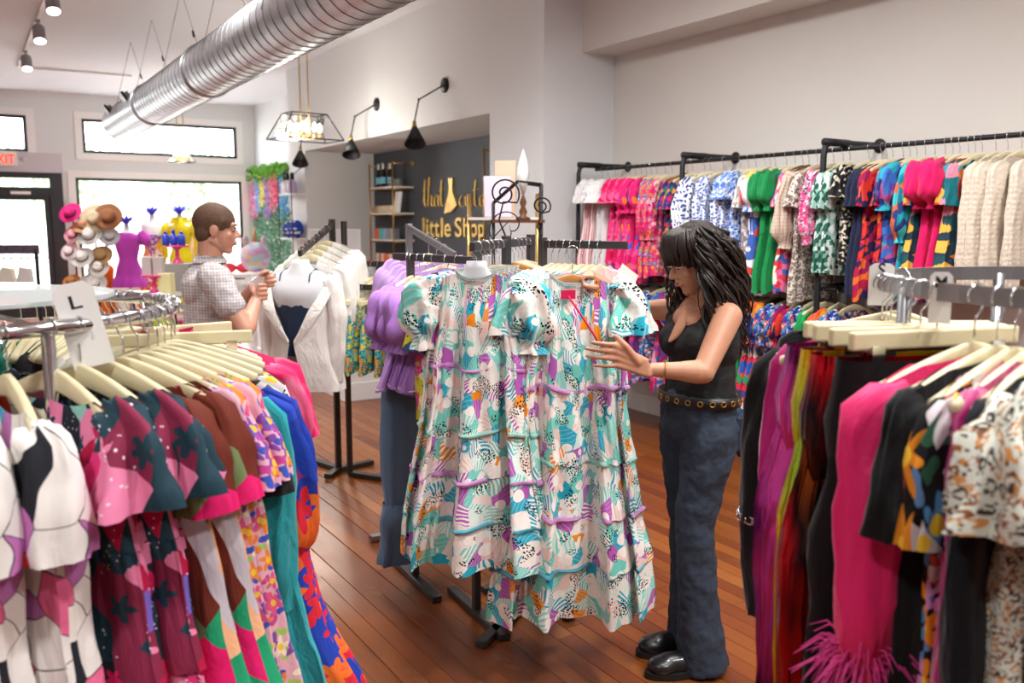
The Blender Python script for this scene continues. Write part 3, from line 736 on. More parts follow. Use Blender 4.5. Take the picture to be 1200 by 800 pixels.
# ---------------------------------------------------------------- black pipe rack on the right wall
RX, UX, ZU, ZL = 4.66, 4.46, 2.1, 1.23
rk = thing('pipe_clothes_rack', 'black iron pipe clothes rack with two rails along the right wall', 'clothes rack', (RX, 4, 0))
off = Vector((RX, 4, 0)); PR = .019
uy = [onX(677, 300, UX).y, onX(797, 300, UX).y, onX(962, 250, UX).y]
for i, y in enumerate(uy):
    zt = ZU + .035
    pts = [(UX, y, .01), (UX, y, 1.0), (UX, y, zt - .08), (UX + .012, y, zt - .03), (UX + .045, y, zt - .006), (UX + .09, y, zt), (XR - .012, y, zt)]
    MB().tube(pts, PR, 10, off=0) if False else MB().tube(pts, PR, 10).build('upright', BLK, rk, True, off=off)
    m = MB().lathe([(.022, 0), (.03, .004), (.045, .008), (.045, .014)], 18, (XR - .016, y, zt), Matrix.Rotation(PI / 2, 3, 'Y')); m.build('flange', BLK, rk, True, off=off)
    MB().lathe([(.05, 0), (.05, .008), (.028, .012), (.026, .03)], 18, (UX, y, .0)).build('foot_flange', BLK, rk, True, off=off)
    MB().tube([(UX - .0, y, zt - .001), (RX + .03, y, zt - .001)], .024, 10).build('tee', BLK, rk, True, off=off)
    for zz in (1.85, ZL + .03) if i == 0 else (ZL + .03,):
        MB().tube([(UX, y, zz), (XR - .02, y, zz)], .016, 10).build('side_arm', BLK, rk, True, off=off)
MB().tube([(RX, uy[0] + .02, ZU), (RX, 1.5, ZU)], .0145, 10).build('upper_rail', BLK, rk, True, off=off)
MB().tube([(RX, uy[0] + .02, ZL), (RX, 1.5, ZL)], .0145, 10).build('lower_rail', BLK, rk, True, off=off)
def wpos(z):
    def f(px):
        p = onX(px, 190 if z > 2 else 335, RX); return Vector((RX, p.y, z)), R(random.uniform(-7, 7))
    return f
UPW = [('pinkwhite', 'pink and white ruffled dress', 706), ('pinkwhite', 'pink and white ruffled dress', 713), ('whitelace', 'white lace ruffled dress', 722), ('whitelace', 'white lace ruffled dress', 729),
       ('hotfl', 'hot pink floral ruffled blouse', 738), ('hotfl', 'hot pink floral ruffled blouse', 745), ('pinkblk', 'pink colour-block dress', 752), ('hotfl', 'hot pink floral ruffled blouse', 758, 'honey'),
       ('pinkblk', 'pink colour-block dress', 764), ('pinkblk', 'pink colour-block dress', 770), ('pinkor', 'pink and orange floral dress', 780), ('pinkor', 'pink and orange floral dress', 788), ('dkmulti', 'dark floral blouse', 806, 'brown'), ('dkmulti', 'dark floral blouse', 812),
       ('bdots', 'white blouse with blue dots', 826), ('bdots', 'white blouse with blue dots', 833), ('bspk', 'white dress with blue speckles', 848), ('bspk', 'white dress with blue speckles', 868), ('bfl', 'blue floral dress', 878), ('bfl', 'blue floral dress', 886),
       ('grey', 'grey and taupe printed dress', 897), ('bwr', 'blue, white and red dress', 903, 'honey'), ('bwr', 'blue, white and red dress', 909), ('greenr', 'kelly green ruffled dress', 922), ('greenr', 'kelly green ruffled dress', 932),
       ('redm', 'red multicoloured dress', 941, 'brown'), ('check', 'beige checked blouse', 948, 'brown'), ('beigep', 'beige vine-print dress', 958), ('pinkblack', 'pink and black floral blouse', 977), ('grw', 'green and white leaf-print blouse', 988), ('grw', 'green and white leaf-print blouse', 996),
       ('blkcr', 'black and cream ruffled blouse', 1018), ('navy', 'plain navy dress', 1033), ('navy', 'plain navy dress', 1039), ('redmulti', 'red and navy floral dress', 1046), ('redmulti', 'red and navy floral dress', 1058, 'brown'), ('blup', 'blue and violet floral dress', 1066), ('blup', 'blue and violet floral dress', 1074),
       ('tealm', 'teal printed dress', 1084), ('tealor', 'teal and orange printed dress', 1095), ('hotpuff', 'plain hot pink puff-sleeve dress', 1107), ('hotpuff', 'plain hot pink puff-sleeve dress', 1116), ('hotpuff', 'plain hot pink puff-sleeve dress', 1124),
       ('tealor', 'teal and orange printed dress', 1134), ('tealor', 'teal and orange printed dress', 1142), ('tealor', 'teal and orange printed dress', 1150), ('quilt', 'cream quilted jacket', 1166), ('quilt', 'cream quilted jacket', 1180), ('quilt', 'cream quilted jacket', 1196), ('quilt', 'cream quilted jacket', 1216)]
fill_rail(UPW, 'the upper wall rail', wpos(ZU), 'garments on the upper wall rail')
LOW = [('whteal', 'white and teal dress', 712), ('pinkpur', 'pink and purple checked dress', 726), ('whteal', 'white and teal dress', 738), ('redlong', 'red and navy floral dress', 752), ('pinkpur', 'pink and purple checked dress', 765), ('bluelong', 'royal blue floral dress', 780), ('pinkpur', 'pink and purple checked dress', 795),
       ('multilong', 'bright multicoloured dress', 812), ('redlong', 'red and navy floral dress', 828), ('redlong', 'red and navy floral dress', 842), ('redlong', 'red and navy floral dress', 855), ('greenlong', 'bright green tiered dress', 878), ('greenlong', 'bright green tiered dress', 888), ('multilong', 'bright multicoloured dress', 899), ('multilong', 'bright multicoloured dress', 906),
       ('multilong', 'bright multicoloured dress', 914, 'brown'), ('bluelong', 'royal blue floral dress', 926), ('bluelong', 'royal blue floral dress', 935), ('redlong', 'red and navy floral dress', 944), ('bluelong', 'royal blue floral dress', 955), ('greenlong', 'bright green tiered dress', 968), ('multilong', 'bright multicoloured dress', 984), ('bluelong', 'royal blue floral dress', 1002)]
fill_rail(LOW, 'the lower wall rail', wpos(ZL), 'garments on the lower wall rail')
# ---------------------------------------------------------------- centre racks
f_trop = tropical('tropical_cotton')
TRP = cloth('orchid_trim', '#d79ad6'); TRB = cloth('aqua_trim', '#62b9cf'); TRM = cloth('mint_trim', '#a5dcd0')
def trop_dress(seed, L=1.12, t=.06, hem=.29, slv='puff'):
    return garment('tiered_maxi_dress', 'dress', f_trop, L, .16, hem, t=t, waist=.19, folds=9, amp=.05, sleeve=slv, big=1.15, collar=f_trop, neck=(.075, .05, .02), cols=110, rows=40, seed=seed, flat=.75,
                   tiers=(.30, .52, .68, .84), trims=((.30, TRP), (.52, TRM), (.68, TRP), (.84, TRB)), gather=.005, thp=[(0, .02), (.15, t * .8), (1, t * 1.6)], bodice=.3)
B['trop1'] = lambda: trop_dress(3); B['trop2'] = lambda: trop_dress(5, 1.1); B['trop3'] = lambda: trop_dress(8, 1.3, .05, .28, 'flutter')
PUR = cloth('orchid_poplin', '#a877c4', st=.8)
B['purple'] = lambda: purple(4, .56); B['purple2'] = lambda: purple(6, .53); B['purple3'] = lambda: purple(9, .55)
def purple(sd, L): return garment('puff_sleeve_blouse', 'blouse', PUR, L, .19, .25, t=.06, waist=.16, folds=6, amp=.016, sleeve='puff', big=1.2, collar=PUR, cols=80, rows=24, seed=sd, flat=.9, bodice=.55, tiers=(.55,), trims=((.55, PUR), (.97, cloth('white_trim_cloth', '#ece6f0'))), gather=.008)
f_lime = patch('lime_print', [('#b9b52c', 3), ('#d8cf4a', 2), ('#f0e9c0', 1), ('#3a4a78', .8), ('#e05a94', 1.2)], 16, .05, 9, dots='#2a2f4a', dsc=60)
B['lime'] = lambda: garment('printed_blouse', 'blouse', f_lime, .64, .19, .22, t=.045, sleeve='short', seed=6, cols=64, rows=20)
B['pinksolid'] = lambda: garment('pink_blouse', 'blouse', cloth('candy_pink', '#ee5f92'), .6, .19, .22, sleeve='short', seed=2)
B['blush'] = lambda: garment('blush_blouse', 'blouse', cloth('blush_cloth', '#f0c9cc'), .6, .19, .22, sleeve='puff', seed=3)
B['lav'] = lambda: garment('lavender_blouse', 'blouse', cloth('lavender_cloth', '#b795cc'), .55, .19, .22, sleeve='flutter', seed=5)
B['tealtop'] = lambda: garment('teal_blouse', 'blouse', patch('teal_white_print', ['#1f9aa8', '#dff0f0', '#2ab0b4', '#0f6f86'], 24, .04, 12), .6, .19, .22, sleeve='puff', seed=6)
def rectbar(m, a, b, w=.018, h=.03): return m.bar(a, b, w, h)
def scroll(m, base, h, r, dirv, turns=1.6, tw=.0036):
    """wrought-iron curl rising from base"""
    base = Vector(base); d = Vector(dirv).normalized(); pts = [base, base + Vector((0, 0, h * .3)) - d * (.12 * h), base + Vector((0, 0, h * .6)) - d * (.05 * h)]
    c = base + Vector((0, 0, h - r)) - d * (r * .15); n = 36
    for k in range(n + 1):
        a = R(-35) + 2 * PI * turns * k / n; rr = r * (1 - .8 * k / n)
        pts.append(c + d * (rr * math.cos(a)) + Vector((0, 0, rr * math.sin(a))))
    m.tube(pts, tw, 7)
B0, B1 = at(553, 289, 2.95), at(622, 282, 3.85); B0.z = B1.z = 1.57
A0, A1 = at(462, 299, 3.95), at(556, 305, 3.5); A0.z = A1.z = 1.50
C0, C1 = at(633, 283, 3.68), at(735, 289, 3.45); C0.z = C1.z = 1.562
def floor_stand(name, label, posts, rails, feet, scrolls=(), m_=GUN):
    o0 = Vector((posts[0][0], posts[0][1], 0)); r = thing(name, label, 'clothes rack', o0)
    for x, y, z in posts: MB().bar((x, y, .02), (x, y, z), .03, .03, (1, 0, 0)).build('post', m_, r, bevel=.003, off=o0)
    for a, b in rails: rectbar(MB(), a, b, .02, .032).build('rail', m_, r, bevel=.003, off=o0)
    for a, b in feet: MB().bar(a, b, .045, .03).build('foot', m_, r, bevel=.004, off=o0)
    for s in scrolls:
        m = MB(); scroll(m, *s); m.build('scroll_finial', BLK, r, True, off=o0)
    return r
pB = B0.lerp(B1, .52); pC = C0.lerp(C1, .03)
sc_d = RT
floor_stand('scroll_top_rack', 'dark steel clothes rack with curled iron finial carrying the tropical dresses', [(pB.x, pB.y, 1.6), (B1.x, B1.y, 1.6)], [(B0, B1)],
            [((pB.x - .2, pB.y - .12, .018), (pB.x + .2, pB.y + .12, .018)), ((B1.x - .25, B1.y, .018), (B1.x + .25, B1.y, .018))],
            [((pB.x, pB.y, 1.59), .235, .062, sc_d, 1.7), ((pB.x, pB.y, 1.56), .16, .085, -sc_d, .8, .0025)])
pA = A0.lerp(A1, .22)
floor_stand('side_rail_rack', 'dark steel clothes rack carrying the orchid puff-sleeve blouses', [(pA.x, pA.y, 1.51), (A1.x, A1.y, 1.51)], [(A0, A1)], [((pA.x - .02, pA.y - .26, .018), (pA.x + .02, pA.y + .26, .018)), ((A1.x - .02, A1.y - .26, .018), (A1.x + .02, A1.y + .26, .018))])
pC2 = C0.lerp(C1, .97)
floor_stand('scroll_top_rack', 'dark steel clothes rack with curled finial behind the held dress', [(pC.x, pC.y, 1.59)], [(C0, C1)], [((pC.x - .25, pC.y + .02, .018), (pC.x + .25, pC.y - .02, .018)), ((pC.x - .02, pC.y - .25, .018), (pC.x + .02, pC.y + .25, .018))], [((pC.x, pC.y, 1.58), .18, .04, sc_d, 1.7)])
def along(a, b, drz=0, jit=4):
    d = (b - a); ang = math.atan2(d.y, d.x) - PI / 2
    def f(q): return a.lerp(b, q), ang + R(drz + random.uniform(-jit, jit))
    return f
TROPB = [('trop1', 'tropical-print tiered maxi dress', .06, None), ('trop2', 'tropical-print tiered maxi dress', .17), ('trop2', 'tropical-print tiered maxi dress', .24), ('trop1', 'tropical-print tiered maxi dress', .31), ('trop2', 'tropical-print tiered maxi dress', .4), ('pinksolid', 'plain candy pink blouse', .66, 'honey'), ('blush', 'blush puff-sleeve blouse', .74), ('blush', 'blush puff-sleeve blouse', .82), ('pinksolid', 'plain candy pink blouse', .9)]
fill_rail(TROPB, 'the scroll-top rack', along(B0, B1, -4), 'garments on the scroll-top rack')
l0, z0_ = along(B0, B1, -4, 0)(.06); bust_form(l0, z0_, 'frosted bust form wearing the front tropical-print maxi dress', kx=.8, ky=.3)
PURS = [('lime', 'lime and pink printed blouse', .80), ('lime', 'lime and pink printed blouse', .68), ('purple', 'orchid purple puff-sleeve blouse', .24), ('purple2', 'orchid purple puff-sleeve blouse', .33), ('purple3', 'orchid purple puff-sleeve blouse', .42), ('purple2', 'orchid purple puff-sleeve blouse', .52)]
fill_rail(sorted(PURS, key=lambda e: e[2]), 'the side rail', along(A0, A1, 24, 9), 'garments on the side rail')
CS = [('tealtop', 'teal printed blouse', .14), ('tealtop', 'teal printed blouse', .22), ('tealtop', 'teal printed blouse', .30), ('blush', 'blush puff-sleeve blouse', .38), ('tealtop', 'teal printed blouse', .5), ('lav', 'lavender flutter-sleeve blouse', .6), ('blush', 'blush puff-sleeve blouse', .7)]
fill_rail(CS, 'the short rail behind held dress', along(C0, C1), 'garments on the short rail')
# jeans shown below the front orchid blouse, on a long drop hook
jl, jr = along(A0, A1, 18, 0)(.20)
j = trousers('display_jeans', 'jeans', denim('mid_denim', '#64809f', '#3d5673'), 1.36, .18, .095, .055, 2, top=-.5, rise=.74, hemw=.105); j.location = jl; j.rotation_euler = (0, 0, jr)
j['label'] = 'faded blue straight jeans hanging below the orchid purple blouses'
jh = thing('clip_hanger', 'cream clip hanger on a long wire holding the faded blue jeans', 'hanger', jl, jr)
MB().box((0, 0, -.47), (.34, .016, .03)).build('hanger_bar', CREAM, jh, bevel=.004); m = hook_mb(); m.tube([(0, 0, -.06), (0, 0, -.46)], .002, 6); m.build('hook', CHR, jh, True)
for s in (-1, 1): MB().box((s * .12, .012, -.505), (.024, .003, .05)).box((s * .12, -.012, -.505), (.024, .003, .05)).box((s * .12, 0, -.488), (.02, .026, .005)).build('clip', CHR, jh)
# silver waterfall rack with lavender tops
S0, S1 = at(479, 262, 4.5), at(533, 299, 4.1)
r = floor_stand('waterfall_rack', 'silver steel rack with a sloping arm behind the orchid blouses', [(S0.x, S0.y, S0.z)], [(S0 + Vector((0, 0, -.02)), S1)], [((S0.x - .25, S0.y, .018), (S0.x + .25, S0.y, .018)), ((S0.x, S0.y - .25, .017), (S0.x, S0.y + .25, .017))], (), STEEL)
fill_rail([('lav', 'lavender flutter-sleeve blouse', .45), ('lav', 'lavender flutter-sleeve blouse', .62), ('lav', 'lavender flutter-sleeve blouse', .78)], 'the silver waterfall arm', along(S0, S1), 'garments on the silver waterfall arm')
# ---------------------------------------------------------------- white blazer rack
DK = plain('dark_bronze_steel', '#3a3431', .45, .5)
T0, T1 = at(389, 264, 5.65), at(351, 297, 5.0)
pb = Vector((T0.x, T0.y, 0)); q0, q1 = at(403, 310, 5.6), at(405, 336, 5.6)
r = thing('blazer_rack', 'dark bronze steel rack with a sloping arm carrying the white blazers', 'clothes rack', pb)
MB().bar((T0.x, T0.y, .02), T0 + Vector((0, 0, .04)), .035, .035, (1, 0, 0)).build('post', DK, r, bevel=.003, off=pb)
MB().bar(T0, T1, .022, .036).build('sloping_arm', DK, r, bevel=.003, off=pb)
for k in range(9):
    p = T0.lerp(T1, .1 + k * .105); MB().tube([p + Vector((0, 0, .016)), p + Vector((0, 0, .032))], .006, 8).build('stop_peg', DK, r, True, off=pb)
fe = onz(436, 541, .02); MB().bar((pb.x, pb.y, .02), fe, .05, .03).build('foot', DK, r, off=pb); fe2 = onz(384, 558, .02); MB().bar((pb.x, pb.y, .019), fe2, .05, .03).build('foot', DK, r, off=pb)
MB().bar((pb.x, pb.y, .021), (pb.x - .1, pb.y + .4, .021), .05, .03).build('foot', DK, r, off=pb)
WB = cloth('white_linen', '#efece6', st=.6)
B['blazer'] = lambda: garment('white_blazer', 'blazer', WB, .78, .21, .25, t=.06, folds=4, amp=.008, sleeve='long', sl=.62, lapel=WB, neck=(.08, .12, .02), cols=64, rows=20, seed=3, flat=.9)
B['blazer_open'] = lambda: open_blazer()
def open_blazer():
    root = thing('white_blazer', 'x', 'blazer'); L = .8; w = .21; cols = 60; rows = 24
    # jacket shell left open in front in a long V
    g = []; vv = []
    for i in range(rows + 1):
        v = i / rows; row = []; op = lerp(1.05, .03, min(1, v / .6)) if v < .62 else lerp(.03, .16, (v - .62) / .38)
        for k in range(cols + 1):
            th = -PI / 2 + op + (2 * PI - 2 * op) * k / cols; c, s = math.cos(th), math.sin(th)
            ww = pl([(0, w), (.15, w), (.5, .185), (1, .25)], v); x = ww * math.copysign(abs(c) ** .75, c); z = lerp(hz(w * c) + .006, -L, v)
            y = (.03 + .09 * min(1, v * 3)) * math.copysign(abs(s) ** .8, s) + .008 * math.sin(5 * th) * v
            row.append(crumple(Vector((x, y, z)), .008, 8))
        g.append(row); vv.append(-v * L)
    MB().grid(g, False, 1.0, vv).build('body', WB, root, True)
    for s in (-1, 1):
        rows2 = []
        for k in range(9):
            q = k / 8; v = q * .6; op = lerp(1.05, .03, min(1, v / .6)); th = -PI / 2 + s * op; c, sn = math.cos(th), math.sin(th)
            ww = pl([(0, w), (.15, w), (.5, .185), (1, .25)], v); x = ww * math.copysign(abs(c) ** .75, c); y = (.03 + .09 * min(1, v * 3)) * -abs(sn) ** .8; z = lerp(hz(w * c) + .006, -L, v); wd = .07 * math.sin(PI * min(1, .2 + q * .75))
            rows2.append([Vector((x, y - .006, z)), Vector((x + s * wd * .5, y - .014, z - .01)), Vector((x + s * wd, y - .004, z - .03 * q))])
        MB().grid(rows2, False, .08, None).build('lapel', WB, root, True)
    add_sleeves(root, 'long', w, WB, .9, 20, None, .6); return root
fp = along(T0, T1, 165, 2)
l1, z1 = fp(.97)
fill_rail([('blazer_open', 'open white blazer over a navy camisole', .97, None), ('blazer', 'white linen blazer', .66), ('blazer', 'white linen blazer', .5), ('blazer', 'white linen blazer', .34), ('blazer', 'white linen blazer', .18)], 'the sloping arm', lambda q: (fp(q)[0] + Vector((0, 0, .012)), fp(q)[1]), 'garments on the blazer rack')
bust_form(l1 + Vector((0, 0, .01)), z1, 'frosted bust form wearing navy camisole and open white blazer')
NV = cloth('navy_satin', '#1f3350', .5)
cam_ = thing('navy_camisole', 'navy camisole on the bust form under the open white blazer', 'camisole', l1 + Vector((0, 0, .01)), z1)
cp = [(-.235, .175, .1), (-.26, .178, .112), (-.3, .17, .108), (-.4, .155, .1), (-.5, .16, .1), (-.6, .165, .1)]
MB().grid([[Vector((rx * math.cos(2 * PI * k / 32), ry * math.sin(2 * PI * k / 32) * (1 + .03 * math.sin(9 * 2 * PI * k / 32)), z + (.02 * abs(math.cos(2 * PI * k / 32)) if i == 0 else 0))) for k in range(32)] for i, (z, rx, ry) in enumerate(cp)], True, 1, [c[0] for c in cp]).build('bodice', NV, cam_, True)
for s in (-1, 1): MB().tube([(s * .1, -.085, -.23), (s * .1, -.06, -.13), (s * .1, 0, -.1), (s * .1, .07, -.15), (s * .1, .09, -.2)], .004, 6).build('strap', NV, cam_, True)
# two-rail rack beside it
V0, V1 = at(404, 309, 5.55), at(478, 315, 5.35); V0.z = V1.z = 1.395; U0, U1 = at(404, 334, 5.3), at(492, 340, 5.1); U0.z = U1.z = 1.265
o0 = Vector((V0.x, V0.y, 0)); r = thing('two_rail_rack', 'dark bronze rack with a high and a low rail behind the blazers', 'clothes rack', o0)
MB().bar((V0.x, V0.y, .02), (V0.x, V0.y, 1.66), .03, .03, (1, 0, 0)).build('post', DK, r, off=o0)
for a, b in ((V0, V1), (U0, U1), (Vector((V0.x, V0.y, U0.z)), U0)): MB().bar(a, b, .02, .034).build('rail', DK, r, off=o0)
MB().bar((V1.x, V1.y, .02), (V1.x, V1.y, V1.z), .03, .03, (1, 0, 0)).build('post', DK, r, off=o0)
MB().bar((V0.x, V0.y, .02), (V1.x, V1.y, .02), .05, .03).build('foot', DK, r, off=o0)
f_trshort = floral('teal_orange_floral', '#2a8c9c', ['#e59a3a', '#d8cf4a', '#57c4c4'], ['#176a7c', '#e5c25a'], 26, .65, centre=None)
B['flskirt'] = lambda: skirt('floral_shorts', 'shorts', f_trshort, .5, .15, .2, seed=3, band=f_trshort)
fill_rail([('flskirt', 'teal and orange floral shorts', q, 'clip') for q in (.08, .26, .44, .62, .8)], 'the low bronze rail', along(U0, U1), 'shorts on the low bronze rail')
B['lacet'] = lambda: garment('lace_blouse', 'blouse', f_lace, .5, .19, .22, sleeve='short', seed=3)
fill_rail([('lacet', 'white lace blouse', q) for q in (.12, .3)], 'the high bronze rail', along(V0, V1), 'blouses on the high bronze rail')
hanger_n = 0
for q in (.45, .55, .66, .78, .9):
    hanger('cream', V0.lerp(V1, q), along(V0, V1)(q)[1], 'empty cream hanger on the high bronze rail, %s from the post' % ORD[int(q * 10) - 4], 'empty hangers on the high bronze rail')
# ---------------------------------------------------------------- round chrome racks
def round_rack(name, label, c, rad, z, flat, mats, legs, top=None):
    c = Vector(c); o0 = Vector((c.x, c.y, 0)); r = thing(name, label, 'clothes rack', o0); n = 64
    ring = [Vector((rad * math.cos(2 * PI * k / n), rad * math.sin(2 * PI * k / n), z)) for k in range(n)]
    rows = []
    if flat: sec = [(-.006, -.016), (.006, -.016), (.006, .016), (-.006, .016)]
    else: sec = [(.0155 * math.cos(2 * PI * k / 12), .0155 * math.sin(2 * PI * k / 12)) for k in range(12)]
    rows = [[Vector(((rad + a) * math.cos(2 * PI * k / n), (rad + a) * math.sin(2 * PI * k / n), z + b)) for a, b in sec] for k in range(n)]
    rows.append(rows[0])
    MB().grid(rows, True, .1, None).build('ring_rail', mats, r, not flat)
    for a in legs: MB().tube([(rad * math.cos(a), rad * math.sin(a), .03), (rad * math.cos(a), rad * math.sin(a), z)], .013, 10).build('leg', mats, r, True)
    m = MB()
    for k in range(2): m.bar((-rad * math.cos(legs[k]), -rad * math.sin(legs[k]), .05 + k * .001), (rad * math.cos(legs[k]), rad * math.sin(legs[k]), .05 + k * .001), .025)
    m.build('base_cross', mats, r)
    if top:
        MB().tube([(0, 0, .05), (0, 0, z + top[0])], .014, 10).build('centre_post', mats, r, True)
        for k in range(4): a = legs[0] + k * PI / 2; MB().tube([(rad * math.cos(a), rad * math.sin(a), z), (0, 0, z + top[0] - .01)], .005, 6).build('spoke', mats, r, True)
        MB().lathe([(top[1], z + top[0]), (top[1], z + top[0] + .01)], 56).build('glass_top', glass('table_glass', '#dfeae8', .35, .45, '#e9eef0'), r)
    return r
LC, LR, LZ = Vector((-.03, 2.315, 0)), .47, 1.45
round_rack('round_rack', 'round chrome clothes rack with a glass top in the left foreground', LC, LR, LZ, False, CHR, [R(20), R(110), R(200), R(290)], (.03, .34))
def ringpos(c, rad, z):
    def f(a): return Vector((c.x + rad * math.cos(R(a)), c.y + rad * math.sin(R(a)), z)), R(a) + R(random.uniform(-2.5, 2.5))
    return f
f_abs = patch('white_abstract', [('#f0ece8', 4), ('#e8501f', 2), ('#f2eeea', 2), ('#c87cc0', 2), ('#f0ece8', 2.5), ('#ee6f9c', 1.4), ('#2f8f78', .5), ('#f4efe9', 2), ('#24262e', .9), ('#62b4d6', .6)], 12, .1, 7, lines='#20222a', lw=.012)
f_dkt = patch('teal_pink_collage', [('#22404d', 2), ('#e0357c', 1.2), ('#f08ab4', 1.3), ('#1f2a34', 1.2), ('#c01848', 1), ('#7a66c8', .6), ('#8a2a4a', .8), ('#8fd0c4', .4)], 11, .06, 6, dots='#f4e6ee', dsc=50, dr=.1, flw=['#22404d', '#d81f66', '#22404d', '#f08ab4'], fsc=9, fr=.3)
f_gpk = patch('olive_pink_collage', [('#76885a', 1.6), ('#e01a6c', 1.4), ('#c8c2cc', 1.2), ('#6b2a1c', 1.2), ('#f0b58a', .8), ('#ece6e4', .8), ('#1f9a6a', .8), ('#e0a82a', .4)], 7, .07, 4)
f_pas = floral('pastel_orange_floral', '#e7b3c4', ['#ee8a3c', '#8a4fb0', '#f4ead0', '#e05a8c'], ['#a8cf6a', '#3f5ac0', '#c84a9c'], 20, .75, l2=1.3)
f_brd = patch('royal_red_floral', [('#2342b0', 4), ('#1e3698', 2), ('#d8263a', 3), ('#e8662a', 1.5), ('#8a2a6c', .8)], 20, .05, 10, flw=['#d8263a', '#e8702a', '#2342b0', '#d8263a'], fsc=9, fr=.5)
f_dfl = floral('charcoal_floral', '#2f2f33', ['#d8d2d0', '#c8485e', '#e8e0da'], ['#c84a5a', '#5a6a58', '#3a3a40'], 16, .6)
f_tie = mat('pink_tie_dye', lambda nm: (lambda t: (t.col(t.ramp(t.noi(t.vm('MULTIPLY', t.co, (5, 1.2, 1)), 5, 3, dist=1.2), ['#b80f48', '#e01462', '#e8206c', '#f48cb0', '#fbe6ec'], False)), wrinkle(t), t.m)[-1])(NT(nm, .7)))
f_tealp = cloth('turquoise_cloth', '#2aa3ad', st=.6)
f_blkp = cloth('black_cloth', '#17171b')
hk = dict(cols=96, rows=34)
B['Labs'] = lambda: garment('abstract_print_blouse', 'blouse', f_abs, .95, .21, .37, t=.055, neck=(.16, .06, .05),  sleeve='short', collar=f_abs, folds=6, amp=.02, seed=2, flat=.9, **hk)
B['Ldkt'] = lambda: garment('collage_print_dress', 'dress', f_dkt, 1.0, .21, .36, t=.05, neck=(.16, .06, .05),  sleeve='flutter', collar=f_dkt, folds=6, amp=.02, seed=5, flat=.9, tiers=(.3, .6), gather=.008, **hk)
B['Lgpk'] = lambda: garment('collage_print_blouse', 'blouse', f_gpk, 1.05, .21, .38, t=.05, neck=(.16, .06, .05),  sleeve='short', collar=f_gpk, folds=5, amp=.018, seed=7, flat=.85, **hk)
B['Lpas'] = lambda: garment('floral_dress', 'dress', f_pas, 1.0, .21, .33, t=.045, neck=(.16, .06, .05),  sleeve='short', collar=f_pas, folds=6, amp=.014, seed=8, flat=.8, **hk)
B['Lteal'] = lambda: garment('turquoise_blouse', 'blouse', f_tealp, 1.0, .22, .36, t=.05, neck=(.16, .06, .05), sleeve='long', sl=.5, collar=f_tealp, folds=5, amp=.014, seed=9, flat=.85, **hk)
B['Lbrd'] = lambda: garment('floral_dress', 'dress', f_brd, 1.15, .22, .46, t=.06, neck=(.16, .06, .05),  sleeve='bishop', sl=.4, collar=f_brd, folds=6, amp=.022, seed=11, flat=.85, **hk)
B['Ldfl'] = lambda: garment('floral_dress', 'dress', f_dfl, 1.05, .22, .36, t=.05, sleeve='short', collar=f_dfl, folds=6, amp=.02, seed=12, flat=.85, **hk)
B['Ltie'] = lambda: garment('tie_dye_blouse', 'blouse', f_tie, .5, .31, .38, t=.05, sleeve='short', collar=f_tie, folds=8, amp=.022, seed=13, flat=.9, neck=(.06, .03, .02), **hk)
B['Lcrm'] = lambda: garment('cream_shirt', 'shirt', cloth('cream_cotton', '#e4ded2'), .7, .2, .24, sleeve='short', collar=cloth('cream_cotton', '#e4ded2'), seed=14)
B['Lgrn'] = lambda: garment('green_blouse', 'blouse', cloth('teal_green_cloth', '#12826a'), .7, .2, .24, sleeve='short', seed=15)
B['Lblk'] = lambda: garment('black_blouse', 'blouse', f_blkp, .9, .2, .22, sleeve='short', seed=15)
LEFT = [('Labs', 'white abstract-print blouse', -88), ('Labs', 'white abstract-print blouse', -79), ('Ldkt', 'dark teal and pink collage dress', -69), ('Ldkt', 'dark teal and pink collage dress', -62.5), ('Lgpk', 'olive, pink and brown collage blouse', -55), ('Lgpk', 'olive, pink and brown collage blouse', -49.5),
        ('Lpas', 'pastel orange floral dress', -44), ('Lpas', 'pastel orange floral dress', -39), ('Lblk', 'plain black blouse', -34, 'cream', .05), ('Lteal', 'plain turquoise blouse', -29, 'cream', .06), ('Lbrd', 'royal blue and red floral dress', -22, 'cream', .08), ('Lbrd', 'royal blue and red floral dress', -15, 'cream', .08), ('Ldfl', 'charcoal floral dress', -7, 'cream', .05), ('Ldfl', 'charcoal floral dress', -1, 'cream', .05),
        ('Ltie', 'pink tie-dye blouse', 5), ('Lcrm', 'cream cotton shirt', 12), ('Lcrm', 'cream cotton shirt', 20), ('Lcrm', 'cream cotton shirt', 29), ('Lgrn', 'plain teal green blouse', 70), ('Lgrn', 'plain teal green blouse', 82), ('Lgrn', 'plain teal green blouse', 94), ('Lblk', 'plain black blouse', 55)]
fill_rail(LEFT, 'the left round rack', ringpos(LC, LR, LZ), 'garments on the left round rack')
for i in range(12):
    l, z = ringpos(LC, LR, LZ)(33 + i * 2.9); hanger('cream', l, z, 'empty cream hanger, %s of twelve bunched at the left round rack\'s far right' % ORD[i], 'bunched empty hangers on the left round rack')
pcd = thing('price_card', 'white paper card hanging at the end of the short rail', 'card', C1.lerp(C0, .05) + Vector((0, -.02, -.02)), -YAW + R(25))
MB().tube([(0, 0, 0), (0, 0, -.06)], .0012, 5).build('string', INK, pcd); MB().prism([(-.05, -.13), (.03, -.17), (.06, -.1), (-.015, -.05)], -.001, .001).build('card', PAPER, pcd)
LC2 = [('clip_hanger', a) for a in (8.5, -11.0)]
for i, (n_, a) in enumerate(LC2):
    l, z = ringpos(LC, LR, LZ)(a); hanger('clip', l, z, 'empty cream clip hanger %s the pink tie-dye blouse on left round rack' % ('behind', 'well in front of')[i], 'empty clip hangers on the left round rack')
RC, RR_, RZ = Vector((1.893, .755, 0)), .46, 1.53
